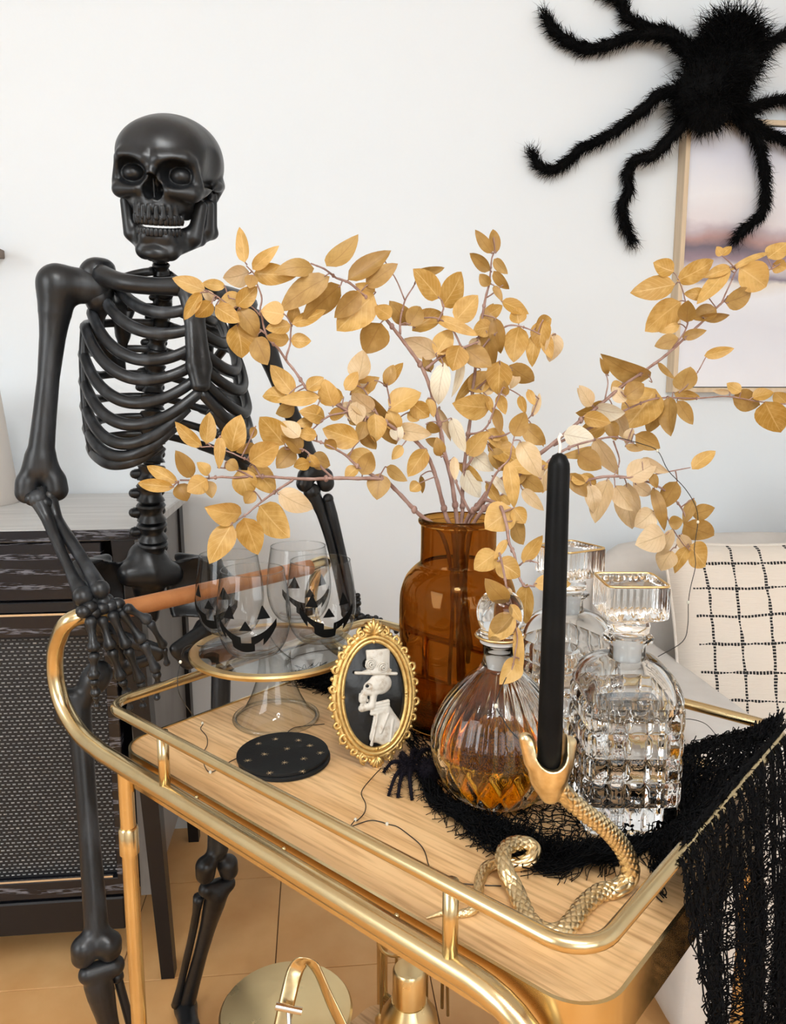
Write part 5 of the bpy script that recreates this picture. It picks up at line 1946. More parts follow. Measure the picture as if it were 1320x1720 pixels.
def skull_f(X, Y, Z):
    A = np.abs(X)
    D = ell(X, Y, Z, (0, -0.022, 0.012), (0.0705, 0.088, 0.062))
    D = smin(D, ell(X, Y, Z, (0, 0.030, 0.012), (0.057, 0.050, 0.050)), 0.02)
    D = smin(D, ell(X, Y, Z, (0, -0.045, -0.008), (0.060, 0.058, 0.046)), 0.02)
    # brow ridge, nasal root, orbit rims
    D = smin(D, cap(A, Y, Z, (0.010, 0.076, 0.010), (0.040, 0.066, 0.013), 0.0105, 0.009), 0.010)
    D = smin(D, cap(A, Y, Z, (0.046, 0.058, 0.008), (0.052, 0.052, -0.022), 0.0075, 0.0085), 0.007)
    D = smin(D, cap(X, Y, Z, (0, 0.076, 0.006), (0, 0.086, -0.008), 0.0085, 0.0062), 0.006)
    D = smin(D, ell(X, Y, Z, (0, 0.045, -0.030), (0.036, 0.038, 0.034)), 0.010)
    # cheek bones and arches
    D = smin(D, cap(A, Y, Z, (0.022, 0.076, -0.030), (0.046, 0.062, -0.033), 0.0085, 0.0120), 0.008)
    D = smin(D, cap(A, Y, Z, (0.050, 0.056, -0.033), (0.067, 0.018, -0.026), 0.0082, 0.0056), 0.006)
    D = smin(D, cap(A, Y, Z, (0.067, 0.018, -0.026), (0.066, -0.020, -0.022), 0.0056, 0.0072), 0.006)
    # upper jaw
    D = smin(D, ell(X, Y, Z, (0, 0.046, -0.052), (0.034, 0.040, 0.026)), 0.010)
    D = smin(D, cap(A, Y, Z, (0.034, 0.050, -0.036), (0.030, 0.030, -0.062), 0.013, 0.010), 0.008)
    for q in range(4):                                   # root ridges above the teeth
        a = 0.16 + q * 0.30
        D = smin(D, cap(A, Y, Z, (0.030 * math.sin(a), 0.054 + 0.033 * math.cos(a), -0.052), (0.030 * math.sin(a), 0.053 + 0.034 * math.cos(a), -0.067), 0.0026, 0.0042), 0.003)
    # mastoid, base
    D = smin(D, cap(A, Y, Z, (0.058, -0.032, -0.022), (0.053, -0.026, -0.046), 0.014, 0.008), 0.008)
    D = smin(D, ell(X, Y, Z, (0, -0.025, -0.035), (0.036, 0.040, 0.018)), 0.012)
    # hollows
    D = smax(D, -ell(A, Y, Z, (0.0305, 0.082, -0.0070), (0.0220, 0.036, 0.0185)), 0.005)
    D = smax(D, -ell(A, Y, Z, (0.0790, 0.026, -0.002), (0.0170, 0.032, 0.040)), 0.012)      # temples
    D = smax(D, -ell(A, Y, Z, (0.060, 0.024, -0.052), (0.014, 0.024, 0.018)), 0.006)        # under the arch
    D = smax(D, -ell(A, Y, Z, (0.036, 0.088, -0.050), (0.010, 0.012, 0.010)), 0.006)        # canine fossa
    nose = smin(ell(A, Y, Z, (0.0048, 0.086, -0.0300), (0.0088, 0.034, 0.0125)), ell(X, Y, Z, (0, 0.090, -0.0200), (0.0065, 0.032, 0.0125)), 0.003)
    D = smax(D, -nose, 0.002)
    D = smin(D, cap(X, Y, Z, (0, 0.074, -0.016), (0, 0.072, -0.044), 0.0016, 0.0016), 0.002)  # septum
    D = smin(D, ell(A, Y, Z, (0.0310, 0.053, -0.010), (0.0140, 0.014, 0.0115)), 0.002)       # closed eye bulges in the sockets
    # suture groove on the brow
    D = smax(D, -cap(X, Y, Z, (0.001, 0.0885, 0.010), (0.0, 0.080, 0.034), 0.0022, 0.0016), 0.0015)
    return D


skull = sculpt('skull', skull_f, (-0.085, -0.120, -0.085), (0.085, 0.108, 0.112), 0.0017, sk_, BN)


def jaw_f(X, Y, Z):
    A = np.abs(X)
    D = cap(A, Y, Z, (0.0, 0.076, -0.120), (0.016, 0.072, -0.120), 0.0125, 0.0120)
    D = smin(D, cap(A, Y, Z, (0.016, 0.070, -0.118), (0.044, 0.018, -0.106), 0.0115, 0.0085), 0.008)
    D = smin(D, cap(A, Y, Z, (0.012, 0.073, -0.100), (0.040, 0.022, -0.093), 0.0095, 0.0075), 0.008)
    D = smin(D, cap(X, Y, Z, (-0.012, 0.074, -0.100), (0.012, 0.074, -0.100), 0.0095, 0.0095), 0.008)
    D = smin(D, cap(A, Y, Z, (0.045, 0.014, -0.104), (0.056, -0.012, -0.096), 0.0080, 0.0085), 0.006)
    D = smin(D, cap(A, Y, Z, (0.055, -0.010, -0.096), (0.058, -0.012, -0.040), 0.0090, 0.0065), 0.006)
    D = smin(D, cap(A, Y, Z, (0.043, 0.040, -0.100), (0.050, 0.028, -0.056), 0.0105, 0.0090), 0.010)
    D = smin(D, cap(A, Y, Z, (0.052, 0.006, -0.090), (0.055, 0.004, -0.055), 0.0100, 0.0080), 0.008)
    D = smin(D, ell(X, Y, Z, (0, 0.084, -0.122), (0.016, 0.009, 0.009)), 0.006)
    D = smax(D, -cap(X, Y, Z, (-0.010, 0.093, -0.107), (0.010, 0.093, -0.107), 0.0055, 0.0055), 0.004)
    D = smax(D, -ell(A, Y, Z, (0.021, 0.090, -0.112), (0.006, 0.006, 0.008)), 0.004)
    return D


jaw = sculpt('jaw', lambda X, Y, Z: jaw_f(X, Y, Z - 0.0055), (-0.075, -0.030, -0.140), (0.075, 0.100, -0.028), 0.0016, skull, BN)
for nm, z0, z1, rad, yc, nt, rt in (('upper_teeth', -0.066, -0.0775, 0.0305, 0.054, 7, 0.0042), ('lower_teeth', -0.0900, -0.0805, 0.0275, 0.056, 7, 0.0038)):
    mb = MB()
    for q in range(-nt, nt):
        a = (q + 0.5) * 0.205
        px_, py_ = rad * math.sin(a), yc + rad * 1.05 * math.cos(a) - (0.0 if abs(a) < 1 else 0.012 * (abs(a) - 1))
        d = V3(math.cos(a), -math.sin(a), 0)
        pr = []
        n_y = V3(math.sin(a), math.cos(a), 0)
        t2 = MB().tube([V3(px_, py_, z0 + (z0 - z1) * 0.3), V3(px_, py_, z0), V3(px_, py_, z0 + (z1 - z0) * 0.6), V3(px_, py_, z1)], [rt * .75, rt, rt * 1.05, rt * .7], 8, asp=0.75)
        mb.add([to_skull(p) for p in t2.v], t2.f)
    mb.part(nm, BN, skull)


# ---- spine
SPX = [(268, 418, 1.175), (270, 440, 1.178), (272, 462, 1.185), (275, 492, 1.215), (270, 530, 1.250), (263, 580, 1.272), (258, 640, 1.280), (256, 700, 1.272), (256, 760, 1.262), (253, 815, 1.258), (254, 862, 1.262), (257, 905, 1.270), (258, 945, 1.278)]
spc = cr([at(x, y, Y=Yv) for x, y, Yv in SPX], 10)
sl = np.concatenate([[0], np.cumsum(np.linalg.norm(np.diff(spc, axis=0), axis=1))])
CH = math.radians(28)
BX = np.array([math.cos(CH), math.sin(CH), 0.0])        # across the chest, to the picture right
BF = np.array([math.sin(CH), -math.cos(CH), 0.0])       # out of the chest


def spine(s):
    return np.array([np.interp(s, sl, spc[:, i]) for i in range(3)])


s_ = 0.004
vi = 0
while s_ < sl[-1] - 0.012:
    f = s_ / sl[-1]
    hgt = 0.0165 + 0.0165 * min(1, f * 1.25)
    r = 0.0120 + 0.0105 * min(1, f * 1.15)
    if f < 0.2:
        r *= 0.95
    a, b = spine(s_), spine(min(s_ + hgt * 0.97, sl[-1]))
    ax = nrm(b - a)
    u = nrm(np.cross(ax, BF))
    v = np.cross(ax, u)
    R3 = np.stack([u, v, ax], 1)
    H = np.linalg.norm(b - a)
    mb = MB().lathe([(0, 0), (r * .98, 0.0), (r * 1.08, H * .10), (r * 0.97, H * .25), (r * .80, H * .45), (r * .82, H * .58), (r * 0.98, H * .74), (r * 1.06, H * .86), (r * 0.70, H * .90), (r * .66, H), (0, H)], 20, a, R=R3)
    mid = (a + b) / 2 - BF * r * 0.5
    for sx in (-1, 1):
        e = mid + BX * sx * r * (1.08 if sx < 0 else 0.98) - BF * r * 0.35
        mb.tube([mid + BX * sx * r * 0.6, (mid + e) / 2, e], [r * .55, r * .42, r * .40], 8)
        mb.ball(e, r * .36, 8, 6)
    mb.tube([mid - BF * r * 0.6, mid - BF * r * 1.8 - V3(0, 0, 0.004)], [r * .45, r * .3], 8)
    mb.part('vertebra', BN, sk_, auto=50)
    s_ += hgt
    vi += 1

# ---- sternum
st0, st1 = at(322, 487, Y=1.088), at(337, 648, Y=1.062)
stm = st0 + (st1 - st0) * 0.28
sw = BX * 0.0075
caps = [(st0 - BX * 0.014, st0 + BX * 0.014, .009, .009)] + [q for sg in (-1, 1) for q in ((st0 + sg * sw * 1.3, stm + sg * sw * .7, .0095, .0085), (stm + sg * sw * .7, st0 + (st1 - st0) * .8 + sg * sw, .0085, .0095), (st0 + (st1 - st0) * .8 + sg * sw, st1 + sg * sw * .6, .0095, .0085))]
blob(caps, 0.006, 0.0022).part('sternum', WB, sk_)

# ---- ribs
RC = at(276, 620, Y=1.185)
yz = lambda y: 1.172 - (y - 657) * 0.00087
RY = [  # lateral y, lowest y, sternum y, half width, depth of the back, lateral z raise at the spine
    (482, 524, 512, .060, .060), (500, 556, 544, .082, .070), (532, 600, 572, .098, .078), (556, 630, 598, .108, .082), (600, 668, 620, .112, .085),
    (644, 702, 642, .113, .086), (685, 732, 668, .113, .085), (722, 752, 700, .111, .082), (754, 764, 728, .107, .078)]


def chest(x, f, z):
    return np.array([RC[0], RC[1], 0]) + BX * x + BF * f + V3(0, 0, z - 0.10 * (x + 0.128))


for i, (y0, y1, y2, wd, dp) in enumerate(RY):
    for sx in (-1, 1):
        P = []
        zL, zM, zS = yz(y0), yz(y1), yz(y2)
        sxp = (st0 + (st1 - st0) * min(1.0, (i + 0.6) / 6.2) - np.array([RC[0], RC[1], 0]))
        sX, sF = sxp @ BX, sxp @ BF
        if i > 5:                                        # costal margin falls away below the sternum
            sX += sx * 0.016 * (i - 5)
            sF -= 0.010 * (i - 5)
        vb = spine(np.interp(zL + 0.03, spc[::-1, 2], sl[::-1])) - np.array([RC[0], RC[1], 0])
        zb = zL + 0.030
        for t in np.linspace(0, 1, 9)[:-1]:              # spine to flank
            a = t * PI / 2
            x = vb @ BX * (1 - t) + sx * (0.012 + (wd - 0.012) * math.sin(a))
            f_ = vb @ BF * math.cos(a) * (1 - 0.0 * t) - 0.022 * math.sin(2 * a)
            P.append(chest(x, f_, zb + (zL - zb) * t ** 1.3 + (0.013 if False else 0) + 0.10 * (0.128 + x) * 0))
        for t in np.linspace(0, 1, 14):                  # flank to sternum
            a = t * PI / 2
            x = sX + (sx * wd - sX) * math.cos(a) ** 0.92 * 1.0
            f_ = sF * math.sin(a) ** 0.9
            c1 = (1 - t) ** 2 * zL + 2 * t * (1 - t) * (2 * zM - 0.5 * zL - 0.5 * zS) + t * t * zS
            P.append(chest(x, f_, c1))
        P = cr(P, 3)
        rr = 0.0062 + 0.0012 * np.sin(np.linspace(0, PI, len(P)))
        rr[:12] *= 0.8
        MB().tube(P, rr, 10, asp=1.18, updir=(0, 0, 1)).part('rib', BN if sx > 0 else WB, sk_)
for sx in (-1, 1):                                       # moulded bar joining the rib flanks
    P = []
    for (y0, y1, y2, wd, dp) in RY[3:]:
        P.append(chest(sx * (wd + 0.001), 0.001, yz(y0)))
    MB().tube(cr(P, 5), 0.0065, 8).part('rib_joining_bar', BN, sk_)


# ---- long bones
def long_bone(name, A, B, ra, rm, rb, knobs=(), h=0.0026, k=0.010, m_=None, bow=None):
    A, B = np.asarray(A, float), np.asarray(B, float)
    mid = (A + B) / 2 + (np.zeros(3) if bow is None else np.asarray(bow))
    L_ = np.linalg.norm(B - A)
    a1, b1 = A + (mid - A) * 0.42, B + (mid - B) * 0.42
    t = np.linspace(0, 1, 15)[:, None]
    C = (1 - t) ** 2 * A + 2 * t * (1 - t) * (2 * mid - (A + B) / 2) + t * t * B
    R = np.interp(t[:, 0], [0, .08, .25, .5, .75, .92, 1], [ra, ra * .9 + rm * .1, rm + (ra - rm) * .22, rm * .96, rm + (rb - rm) * .22, rb * .9 + rm * .1, rb])
    kn = [(np.asarray(c), np.asarray(c2), r1, r2) for c, c2, r1, r2 in knobs]
    lo = np.min([C[i] - R[i] for i in range(15)] + [np.minimum(c, c2) - max(r1, r2) for c, c2, r1, r2 in kn], 0) - 0.004
    hi = np.max([C[i] + R[i] for i in range(15)] + [np.maximum(c, c2) + max(r1, r2) for c, c2, r1, r2 in kn], 0) + 0.004

    def f(X, Y, Z):
        D = cap(X, Y, Z, C[0], C[1], R[0], R[1])
        for i in range(1, 14):
            D = np.minimum(D, cap(X, Y, Z, C[i], C[i + 1], R[i], R[i + 1]))
        for c, c2, r1, r2 in kn:
            D = smin(D, cap(X, Y, Z, c, c2, r1, r2), k)
        return D
    return nets(f, lo, hi, h).part(name, m_ or BN, sk_)


# arm on the picture left
shL, elL = at(97, 478, Y=1.12), at(68, 806, Y=1.115)
soc = at(158, 482, Y=1.135)
ea, eb = at(46, 812, Y=1.112), at(92, 808, Y=1.118)
long_bone('humerus', shL, elL + V3(0, 0, 0.018), 0.0255, 0.0150, 0.018, [(shL, soc, .0265, .0225), (ea, ea + V3(-.001, 0, -.012), .0150, .0165), (eb, eb + V3(.001, 0, -.012), .0150, .0165), (at(60, 770, Y=1.115), ea, .014, .013), (at(76, 770, Y=1.115), eb, .014, .013)], m_=WB, k=0.008)
blob([(at(160, 462, Y=1.14), at(166, 500, Y=1.14), .022, .018), (at(165, 455, Y=1.135), at(178, 452, Y=1.145), .013, .012), (at(168, 500, Y=1.14), at(160, 560, Y=1.175), .014, .008), (at(168, 500, Y=1.14), at(215, 520, Y=1.24), .012, .007), (at(160, 560, Y=1.175), at(200, 620, Y=1.255), .008, .007), (at(215, 520, Y=1.24), at(200, 620, Y=1.255), .007, .007), (at(190, 480, Y=1.18), at(205, 560, Y=1.24), .010, .010)], 0.014, 0.003).part('scapula', BN, sk_)
cl = cr([at(170, 462, Y=1.125), at(205, 474, Y=1.098), at(250, 480, Y=1.088), at(290, 481, Y=1.083), at(306, 480, Y=1.083)], 6)
MB().tube(cl, np.interp(np.linspace(0, 1, len(cl)), [0, .2, .6, .9, 1], [.0145, .0125, .0115, .0135, .010]), 12).part('clavicle', BN, sk_)
for nm, pts, rs in (('ulna', [(64, 838, 1.10), (80, 872, 1.09), (99, 918, 1.06), (119, 960, 1.035), (140, 1002, 1.0)], (.0120, .0085, .0072, .0072, .0120)),
                    ('radius', [(83, 834, 1.11), (96, 872, 1.10), (118, 908, 1.07), (142, 945, 1.04), (168, 990, 1.005)], (.0105, .0078, .0085, .0082, .0110))):
    P = cr([at(x, y, Y=Yv) for x, y, Yv in pts], 6)
    r_ = np.interp(np.linspace(0, 1, len(P)), np.linspace(0, 1, 5), rs)
    mb = MB().tube(P, r_, 12)
    mb.ball(P[0], rs[0] * 1.12, 12, 8).ball(P[-1], rs[-1] * 1.15, 12, 8)
    mb.part(nm, WB, sk_)
MB().ball(at(54, 838, Y=1.10), 0.010, 12, 8).ball(at(76, 845, Y=1.10), 0.010, 12, 8).tube([at(54, 838, Y=1.10), at(64, 848, Y=1.10)], .008, 8).tube([at(70, 818, Y=1.105), at(74, 850, Y=1.10)], .007, 8).part('elbow_joint', BN, sk_)


def phalanx(A, B, r, parent, nm='finger_bone'):
    A, B = np.asarray(A, float), np.asarray(B, float)
    ax = nrm(B - A)
    L_ = np.linalg.norm(B - A)
    u = nrm(np.cross(ax, (0.3, 1, 0.1)))
    v = np.cross(ax, u)
    pr = [(0, -r * .5), (r * .85, -r * .15), (r * 1.12, r * .45), (r * 1.0, r * 1.0), (r * .74, L_ * .34), (r * .66, L_ * .52), (r * .78, L_ * .74), (r * 1.08, L_ - r * .9), (r * 1.22, L_ - r * .2), (r * .9, L_ + r * .45), (0, L_ + r * .75)]
    MB().lathe(pr, 12, A, R=np.stack([u, v, ax], 1)).part(nm, WB, parent)


def hand(carpals, fingers, yf_, rad=1.0):
    mb = MB()
    for (x, y, o) in carpals:
        mb.ball(at(x, y, Y=yf_(x, -1) + o), 0.0088 * rad, 10, 8, (1.0, 0.9, 0.85))
    h_ = mb.part('hand', WB, sk_)
    for fi, F in enumerate(fingers):
        th = fi == len(fingers) - 1
        pts = [at(x, y, Y=yf_(x, j + (1 if th else 0))) for j, (x, y) in enumerate(F)]
        rs = [.0058, .0054, .0046, .0034]
        for j in range(len(pts) - 1):
            a, b = pts[j], pts[j + 1]
            d = b - a
            q = min(0.004, np.linalg.norm(d) * .12)
            a2, b2 = a + nrm(d) * q, b - nrm(d) * q * .6
            phalanx(a2, b2, rs[min(j + (1 if th else 0), 3)] * rad, h_, 'hand_bone' if j == 0 else 'finger_bone')
    return h_


hand([(150, 1020, 0), (141, 1027, 0), (157, 1029, 0), (170, 1022, 0), (184, 1018, 0), (197, 1015, 0), (163, 1012, .01), (178, 1008, .01), (152, 1010, .01), (200, 1022, 0), (172, 1010, .005)],
     [[(151, 1034), (158, 1093), (157.5, 1139), (161, 1167), (164, 1188)], [(169, 1034), (186, 1089), (204, 1140), (214, 1167), (219, 1192)], [(186, 1026), (213, 1087), (236, 1144), (240, 1168), (240, 1188)],
      [(201, 1023), (239, 1077), (263, 1127), (266, 1155), (263, 1174)], [(208, 1018), (250, 1042), (275.5, 1086), (281, 1117)]],
     lambda x, j: {-1: 0.993, 0: 0.986, 1: 0.970, 2: 0.966, 3: 0.970, 4: 0.975}[j] + 0.00058 * (x - 150), 1.22)

# arm on the picture right, its hand on the far corner of the cart rail
shR, elR = at(432, 548, Y=1.285), at(527, 790, Y=1.315)
long_bone('humerus', shR, elR, 0.0225, 0.0135, 0.016, [(shR, at(395, 520, Y=1.26), .023, .020), (at(514, 800, Y=1.31), at(512, 812, Y=1.31), .0150, .015), (at(545, 800, Y=1.325), at(547, 812, Y=1.325), .0150, .015)], k=0.008)
cl = cr([at(350, 486, Y=1.10), at(375, 492, Y=1.14), at(400, 500, Y=1.19), at(420, 512, Y=1.24)], 6)
MB().tube(cl, np.linspace(.0105, .0125, len(cl)), 12).part('clavicle', BN, sk_)
blob([(at(400, 515, Y=1.25), at(395, 560, Y=1.27), .016, .010), (at(395, 520, Y=1.255), at(355, 530, Y=1.32), .012, .007), (at(395, 560, Y=1.27), at(350, 620, Y=1.32), .008, .007), (at(355, 530, Y=1.32), at(350, 620, Y=1.32), .007, .007)], 0.014, 0.003).part('scapula', BN, sk_)
for nm, pts, rs in (('ulna', [(524, 826, 1.315), (540, 862, 1.315), (556, 915, 1.315), (570, 975, 1.315), (583, 1030, 1.31)], (.0135, .0095, .0080, .0078, .0100)),
                    ('radius', [(551, 838, 1.315), (558, 866, 1.315), (570, 912, 1.315), (584, 972, 1.315), (596, 1024, 1.31)], (.0085, .0095, .0078, .0076, .0095))):
    P = cr([at(x, y, Y=Yv) for x, y, Yv in pts], 6)
    r_ = np.interp(np.linspace(0, 1, len(P)), np.linspace(0, 1, 5), rs)
    MB().tube(P, r_, 12).ball(P[0], rs[0] * 1.12, 12, 8).ball(P[-1], rs[-1] * 1.1, 12, 8).part(nm, WB, sk_)
hand([(590, 1034, 0), (598, 1030, 0), (606, 1036, 0), (596, 1042, 0), (612, 1042, 0), (604, 1046, 0)],
     [[(612, 1036), (634, 1040), (654, 1050), (668, 1062)], [(612, 1042), (632, 1048), (650, 1062), (660, 1074)], [(608, 1048), (626, 1058), (640, 1072), (648, 1084)], [(602, 1050), (614, 1064), (622, 1078), (626, 1090)], [(596, 1030), (602, 1010), (600, 998)]],
     lambda x, j: 1.29 - 0.0002 * (x - 590), 0.95)

# ---- pelvis
PVC = at(258, 1000, Y=1.265)
hL, hR = at(160, 1140, Y=1.165), at(338, 1085, Y=1.315)


def pv(x, f, z):
    return PVC + BX * x + BF * f + V3(0, 0, z)


def pelvis_f(X, Y, Z):
    dx, dy, dz_ = X - PVC[0], Y - PVC[1], Z - PVC[2]
    x = dx * BX[0] + dy * BX[1]
    f = dx * BF[0] + dy * BF[1]
    A = np.abs(x)
    z = dz_ + 0.10 * x
    D = cap(A, f, z, (0, -0.020, 0.055), (0, -0.035, -0.040), 0.034, 0.018)
    D = smin(D, cap(A, f, z, (0, -0.004, 0.038), (0.034, -0.010, 0.034), 0.026, 0.020), 0.012)
    bowl = np.abs(ell(A, f, z, (0.040, 0.030, 0.010), (0.085, 0.075, 0.075))) - 0.0055
    keep = np.maximum(np.maximum(z - 0.062 + 0.5 * np.abs(f + 0.01), -(z + 0.045)), f - 0.035 - 0.3 * A)
    keep = np.maximum(keep, 0.035 - A)
    bowl = smax(bowl, keep, 0.006)
    D = smin(D, bowl, 0.008)
    crest = cap(A, f, z, (0.060, -0.045, 0.055), (0.112, -0.005, 0.052), 0.0085, 0.009)
    crest = smin(crest, cap(A, f, z, (0.112, -0.005, 0.052), (0.112, 0.046, 0.018), 0.009, 0.0085), 0.008)
    D = smin(D, crest, 0.008)
    D = smin(D, cap(A, f, z, (0.112, 0.046, 0.018), (0.090, 0.030, -0.050), 0.0080, 0.022), 0.012)
    D = smin(D, cap(A, f, z, (0.085, 0.030, -0.050), (0.012, 0.065, -0.075), 0.013, 0.010), 0.008)
    D = smin(D, cap(A, f, z, (0.078, 0.010, -0.060), (0.052, 0.000, -0.115), 0.015, 0.016), 0.008)
    D = smin(D, cap(A, f, z, (0.052, 0.004, -0.118), (0.016, 0.062, -0.085), 0.012, 0.008), 0.008)
    return D


nets(pelvis_f, PVC - V3(.17, .17, .16), PVC + V3(.17, .17, .12), 0.0032).part('pelvis', BN, sk_)

# ---- legs
knL, knR = at(165, 1590, Y=1.055), at(364, 1455, Y=1.235)
long_bone('femur', at(134, 1205, Y=1.15), at(162, 1560, Y=1.065), 0.017, 0.0155, 0.017,
          [(at(128, 1190, Y=1.152), hL, .017, .016), (at(112, 1172, Y=1.150), at(112, 1200, Y=1.150), .0155, .0175), (hL, hL + V3(.004, .004, .006), .021, .021),
           (at(141, 1592, Y=1.05), at(140, 1605, Y=1.052), .0185, .0170), (at(182, 1586, Y=1.06), at(184, 1594, Y=1.062), .0195, .0175)], m_=WB, k=0.012)
tL = at(165, 1650, Y=1.06)
aL = np.array([-0.300, 1.075, 0.055])
long_bone('tibia', tL, aL, 0.0205, 0.0135, 0.0165, [(at(148, 1636, Y=1.05), at(192, 1622, Y=1.065), .0140, .0150)], m_=BN)
P = [at(197, 1640, Y=1.08), (at(197, 1640, Y=1.08) + aL) / 2 + V3(.012, .012, 0), aL + V3(.024, .012, .01)]
MB().tube(cr(P, 8), 0.0068, 10).ball(P[0], 0.010, 10, 8).part('fibula', BN, sk_)
long_bone('femur', at(372, 1100, Y=1.31), at(366, 1425, Y=1.243), 0.017, 0.0165, 0.018,
          [(at(368, 1090, Y=1.31), hR, .017, .016), (at(384, 1085, Y=1.312), at(386, 1108, Y=1.31), .0155, .0165), (hR, hR + V3(-.003, .003, .005), .020, .020),
           (at(346, 1455, Y=1.225), at(345, 1468, Y=1.227), .0180, .0165), (at(382, 1452, Y=1.25), at(384, 1462, Y=1.25), .0180, .0165)], k=0.012)
tR, aR = at(364, 1502, Y=1.245), at(312, 1694, Y=1.30)
long_bone('tibia', tR, aR, 0.0195, 0.0130, 0.0150, [(at(346, 1494, Y=1.235), at(382, 1484, Y=1.255), .0130, .0140)], m_=BN)
P = cr([at(334, 1506, Y=1.24), at(325, 1560, Y=1.255), at(308, 1635, Y=1.28), at(296, 1688, Y=1.295)], 6)
MB().tube(P, np.interp(np.linspace(0, 1, len(P)), [0, .15, .8, 1], [.010, .007, .0068, .0095]), 10).part('fibula', BN, sk_)


def foot(an, d):
    d = nrm(d)
    sd = np.array([-d[1], d[0], 0])
    base = np.array([an[0], an[1], 0.0])
    ft = blob([(base + V3(0, 0, .045), base + d * .05 + V3(0, 0, .040), .020, .017), (base - d * .035 + V3(0, 0, .020), base + V3(0, 0, .040), .019, .018), (base + d * .05 + V3(0, 0, .036), base + d * .075 + V3(0, 0, .028), .018, .013)], 0.010, 0.003).part('foot', BN, sk_)
    for i in range(5):
        o = (i - 2) * 0.013
        p0 = base + d * .070 + sd * o * .6 + V3(0, 0, .026)
        p1 = base + d * (.135 - abs(o) * .5) + sd * o + V3(0, 0, .010)
        p2 = base + d * (.165 - abs(o) * .7) + sd * o * 1.05 + V3(0, 0, .009)
        p3 = base + d * (.185 - abs(o) * .9) + sd * o * 1.05 + V3(0, 0, .0075)
        phalanx(p0, p1, .0062, ft, 'foot_bone')
        phalanx(p1 + d * .004, p2, .0058, ft, 'toe_bone')
        phalanx(p2 + d * .004, p3, .0052, ft, 'toe_bone')


foot(aL, V3(0.25, -1, 0))
foot(aR, V3(0.3, -1, 0))

# ---------------------------------------------------------------- big fuzzy spider on the wall
wsp = thing('wall_spider', 'large fuzzy black spider hanging on the wall over the painting', 'toy spider', at(1195, 190, Y=WY - 0.05))
hair = MB()
SPY = WY - 0.085
ab0, ab1, thx = at(1232, 62, Y=SPY), at(1218, 110, Y=SPY), at(1185, 158, Y=SPY)
blob([(ab0, ab1, .050, .068), (ab1, thx, .066, .062), (thx, at(1188, 182, Y=SPY), .062, .050)], 0.04, 0.006).part('body', M['fur'], wsp)
axis = [at(1240, 45, Y=SPY), at(1232, 62, Y=SPY), at(1218, 110, Y=SPY), at(1190, 150, Y=SPY), at(1188, 192, Y=SPY)]
sk = tube_skin(cr(axis, 6), np.interp(np.linspace(0, 1, 25), [0, .1, .4, .8, 1], [.03, .064, .074, .074, .062]), 8000)
fuzz(hair, [(p, d) for p, d, t in sk], 0, 0.050, 0.0012, flow=V3(0.10, 0, 0.30), clump=0.6)
for _ in range(1500):                                      # the head end
    d = nrm(rng.normal(0, 1, 3))
    fuzz(hair, [(at(1188, 182, Y=SPY) + d * 0.044, d)], 0, 0.034, 0.0011, flow=V3(0, 0, -0.2), clump=0.5)
for k in range(90):                                       # tuft at the tail end
    p = at(1225 + rng.normal(0, 18), 40 + rng.normal(0, 6), Y=SPY + rng.normal(0, .02))
    fuzz(hair, [(p, nrm(V3(rng.normal(0, .4), rng.normal(0, .3), 1)))], 0, 0.055, 0.0011)
WL = [([(1172, 112), (1150, 82), (1122, 58), (1085, 46), (1052, 28), (1046, 8), (1030, -6), (1010, -14)], .0215, .012),
      ([(1172, 120), (1158, 88), (1128, 60), (1092, 56), (1055, 62), (1020, 76), (985, 82), (955, 70), (928, 48), (914, 24)], .0235, .012),
      ([(1165, 158), (1135, 154), (1105, 160), (1085, 180), (1050, 208), (1010, 234), (975, 250), (952, 272), (925, 286), (903, 276), (894, 256)], .0195, .010),
      ([(1168, 182), (1142, 212), (1118, 240), (1095, 262), (1068, 268), (1054, 290), (1056, 322), (1044, 345), (1050, 378), (1062, 405)], .0205, .009),
      ([(1220, 176), (1248, 205), (1270, 228), (1282, 275), (1286, 325), (1278, 360), (1250, 385), (1236, 402)], .0200, .008),
      ([(1225, 180), (1262, 206), (1290, 224), (1325, 238), (1370, 262)], .0200, .014),
      ([(1225, 168), (1262, 182), (1290, 172), (1325, 168), (1380, 190)], .0180, .014),
      ([(1235, 110), (1265, 92), (1295, 72), (1330, 50), (1380, 10)], .0210, .014)]
for li, (pp, r0, r1) in enumerate(WL):
    n_ = len(pp)
    P = []
    for i, (x, y) in enumerate(pp):
        f = i / (n_ - 1)
        Yv = WY - 0.070 + 0.046 * min(1, f * 1.6)
        p = at(x, y, Y=Yv)
        if p[0] > px0 - 0.04 and p[2] < pz1 + 0.03:      # this stretch lies on the picture, so it stands off the wall
            p = at(x, y, Y=min(Yv, WY - 0.066))
        P.append(p)
    P = cr(P, 5)
    rr = np.interp(np.linspace(0, 1, len(P)), [0, .25, .5, .75, .93, 1], [r0, r0 * .80, r0 * .58, r0 * .62, r0 * .55, r1 * .35]) * (1 + 0.16 * np.sin(np.arange(len(P)) * 1.3))
    MB().tube(P, rr * .78, 9).part('leg', M['fur'], wsp)
    L_ = np.linalg.norm(np.diff(P, axis=0), axis=1).sum()
    sk = tube_skin(P, rr * .8, int(3400 * L_ / 0.5))
    for p, d, t in sk:
        fuzz(hair, [(p, d)], 0, 0.022, 0.0009, flow=t * 1.3 + V3(0, 0, -0.15), clump=0.35)
    for k in range(70):                                   # tuft at the foot
        fuzz(hair, [(P[-1] + rng.normal(0, .006, 3), nrm(P[-1] - P[-4]) + rng.normal(0, .3, 3))], 0, 0.026, 0.0006)
hair.part('fur', M['fur'], wsp, kind='stuff')

